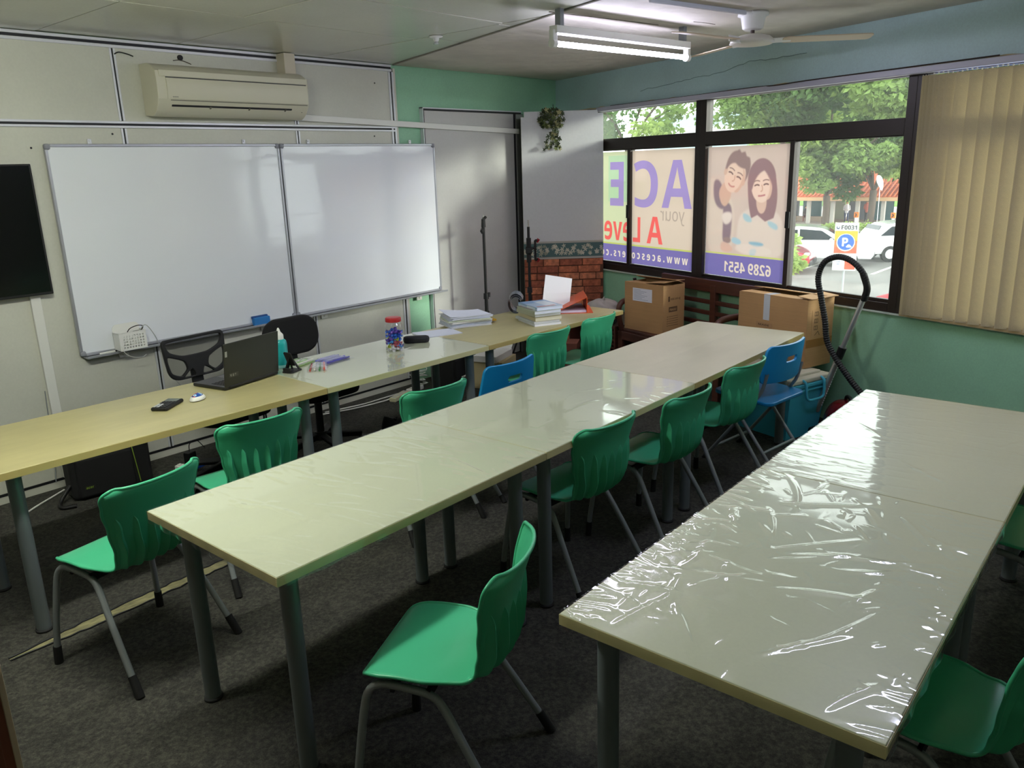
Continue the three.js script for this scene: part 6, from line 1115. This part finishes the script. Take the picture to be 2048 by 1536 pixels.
function person(x, z, turn, shirt, trousers, label, seated) { // far figures, one body surface
  const o = thing('person', label, 'person', [far(x, z)[0], GF, far(x, z)[1]], turn);
  const y = seated ? -0.42 : 0, bones = [];
  const torso = [[[0, 0.92 + y, 0], [0, 1.2 + y, 0], 0.14, 0.16], [[0, 1.2 + y, 0], [0, 1.42 + y, 0], 0.16, 0.13]], arms = [[[0.17, 1.38 + y, 0], [0.22, 1.1 + y, 0.02], 0.05, 0.042], [[0.22, 1.1 + y, 0.02], [0.1, 1.05 + y, 0.22], 0.04, 0.034], [[-0.17, 1.38 + y, 0], [-0.22, 1.1 + y, 0.02], 0.05, 0.042], [[-0.22, 1.1 + y, 0.02], [-0.1, 1.08 + y, 0.22], 0.04, 0.034]];
  const legs = seated ? [[[0.09, 0.5, 0], [0.1, 0.5, 0.42], 0.08, 0.06], [[0.1, 0.5, 0.42], [0.1, 0.06, 0.45], 0.055, 0.04], [[-0.09, 0.5, 0], [-0.1, 0.5, 0.42], 0.08, 0.06], [[-0.1, 0.5, 0.42], [-0.1, 0.06, 0.45], 0.055, 0.04]] : [[[0.09, 0.94, 0], [0.1, 0.5, 0.03], 0.085, 0.06], [[0.1, 0.5, 0.03], [0.1, 0.05, 0], 0.055, 0.04], [[-0.09, 0.94, 0], [-0.1, 0.5, 0], 0.085, 0.06], [[-0.1, 0.5, 0], [-0.1, 0.05, -0.02], 0.055, 0.04]];
  const lim = (a, b, r0, r1) => merge([rod(a, b, r0, r1, 10), new THREE.SphereGeometry(r0, 10, 8).translate(...a), new THREE.SphereGeometry(r1, 10, 8).translate(...b)]);
  part('body', [...torso, ...arms].map((q) => lim(...q)).concat([new THREE.SphereGeometry(0.06, 8, 6).translate(0, 1.46 + y, 0)]), S(shirt, 0.85), o);
  part('trousers', legs.map((q) => lim(...q)).concat(legs.filter((q, i) => i % 2).map((q) => box(q[1][0] - 0.045, q[1][0] + 0.045, 0, 0.08, q[1][2] - 0.06, q[1][2] + 0.18, 0.03))), S(trousers, 0.85), o);
  part('head', [new THREE.SphereGeometry(0.105, 14, 10).scale(0.9, 1.12, 1).translate(0, 1.61 + y, 0.01), new THREE.SphereGeometry(0.022, 6, 5).translate(0, 1.6 + y, 0.115), new THREE.SphereGeometry(0.022, 6, 5).translate(0.096, 1.6 + y, 0), new THREE.SphereGeometry(0.022, 6, 5).translate(-0.096, 1.6 + y, 0), rod([0.1, 1.05 + y, 0.22], [0.07, 1.07 + y, 0.29], 0.03, 0.02, 8), rod([-0.1, 1.08 + y, 0.22], [-0.07, 1.1 + y, 0.29], 0.03, 0.02, 8)], S(0xc99c7c, 0.8), o);
  part('hair', new THREE.SphereGeometry(0.115, 14, 10, 0, 6.283, 0, 1.7).scale(0.95, 1.1, 1).translate(0, 1.63 + y, -0.015), S(0x1a1614, 0.9), o);
}
person(50.4, -11.7, -1.3, 0xe6e4ea, 0x3c4468, 'person in a white top looking down at a phone by the tree');
person(51.6, -10.9, 1.7, 0xd87a6a, 0x2c2a2e, 'person in a coral top with a bag, walking under the pavilion');
person(51.0, -14.4, -1.4, 0x4a3a3c, 0x8a4a44, 'person in dark clothes sitting on the low wall', true);
person(50.2, -12.9, -1.5, 0xe8e0d8, 0x5a4a3a, 'person in a pale top sitting near the tree trunk', true);
{
  const w = thing('seat_wall', 'low concrete seat wall in front of the pavilion', 'bench', [far(51.2, -13.8)[0], GF, far(51.2, -13.8)[1]]); part('seat', box(-0.22, 0.22, 0, 0.42, -1.9, 1.3, 0.02), S(0xb0a08e, 0.8), w); part('coping', box(-0.25, 0.25, 0.42, 0.47, -1.92, 1.32, 0.01), S(0xc4b6a2, 0.8), w);  // a low wall with a coping that people sit on, not a bench
  const bo = (x, z, l) => { const o = thing('bollard', l, 'bollard', [far(x, z)[0], GF, far(x, z)[1]], 0, 'white bollards with orange arrow heads'); part('post', rod([0, 0, 0], [0, 0.85, 0], 0.1, 0.1, 14), S(0xe4e2de, 0.6), o); part('arrow_head', box(-0.13, 0.13, 0.72, 1.1, -0.14, 0.14, 0.02), S(0xe07a22, 0.6), o); part('arrow', at(slab((() => { const s = new THREE.Shape(); s.moveTo(-0.08, -0.12); s.lineTo(0.0, -0.12); s.lineTo(0.09, 0); s.lineTo(0.0, 0.12); s.lineTo(-0.08, 0.12); s.lineTo(0.01, 0); s.lineTo(-0.08, -0.12); return s; })(), 0.01), -0.142, 0.91, 0, -Math.PI / 2), M.black, o); };
  for (const z of [-14.1, -12.1, -10.4, -8.4]) bo(48.2, z, 'white bollard with an orange arrow head on the pavement edge');
  const bn = thing('banner', 'white feather banner on a pole beside the leaning tree', 'banner', [42.85, GY, -7.65], -1.3); part('pole', rod([0, 0, 0], [0, 2.9, 0], 0.018, 0.014, 8), M.alu, bn); part('flag', slab((() => { const s = new THREE.Shape(); s.moveTo(0.1, 2.25); s.quadraticCurveTo(-0.3, 2.75, -0.18, 3.0); s.quadraticCurveTo(0.05, 3.1, 0.14, 2.6); s.quadraticCurveTo(0.14, 2.35, 0.1, 2.25); return s; })(), 0.01), S(0xf0f0ee, 0.7), bn);
  const bl = thing('hoarding', 'blue painted hoarding standing outside by the blind', 'hoarding', [9.6, GY, 3.25], -1.25); part('panel', box(-0.55, 0.75, 1.7, 3.95, -0.03, 0.03, 0.01), S(0x3c6fc0, 0.5), bl); part('top_band', box(-0.55, 0.75, 3.95, 4.15, -0.032, 0.032, 0.01), S(0xdd9a5a, 0.6), bl); part('post', [rod([-0.45, 0, -0.06], [-0.45, 4, -0.06], 0.05, 0.05, 10), rod([0.65, 0, -0.06], [0.65, 4, -0.06], 0.05, 0.05, 10)], M.grey, bl);
}
scene.traverse((o) => { if (o.isLight && o.shadow) o.castShadow = true; });
renderer.render(scene, camera);
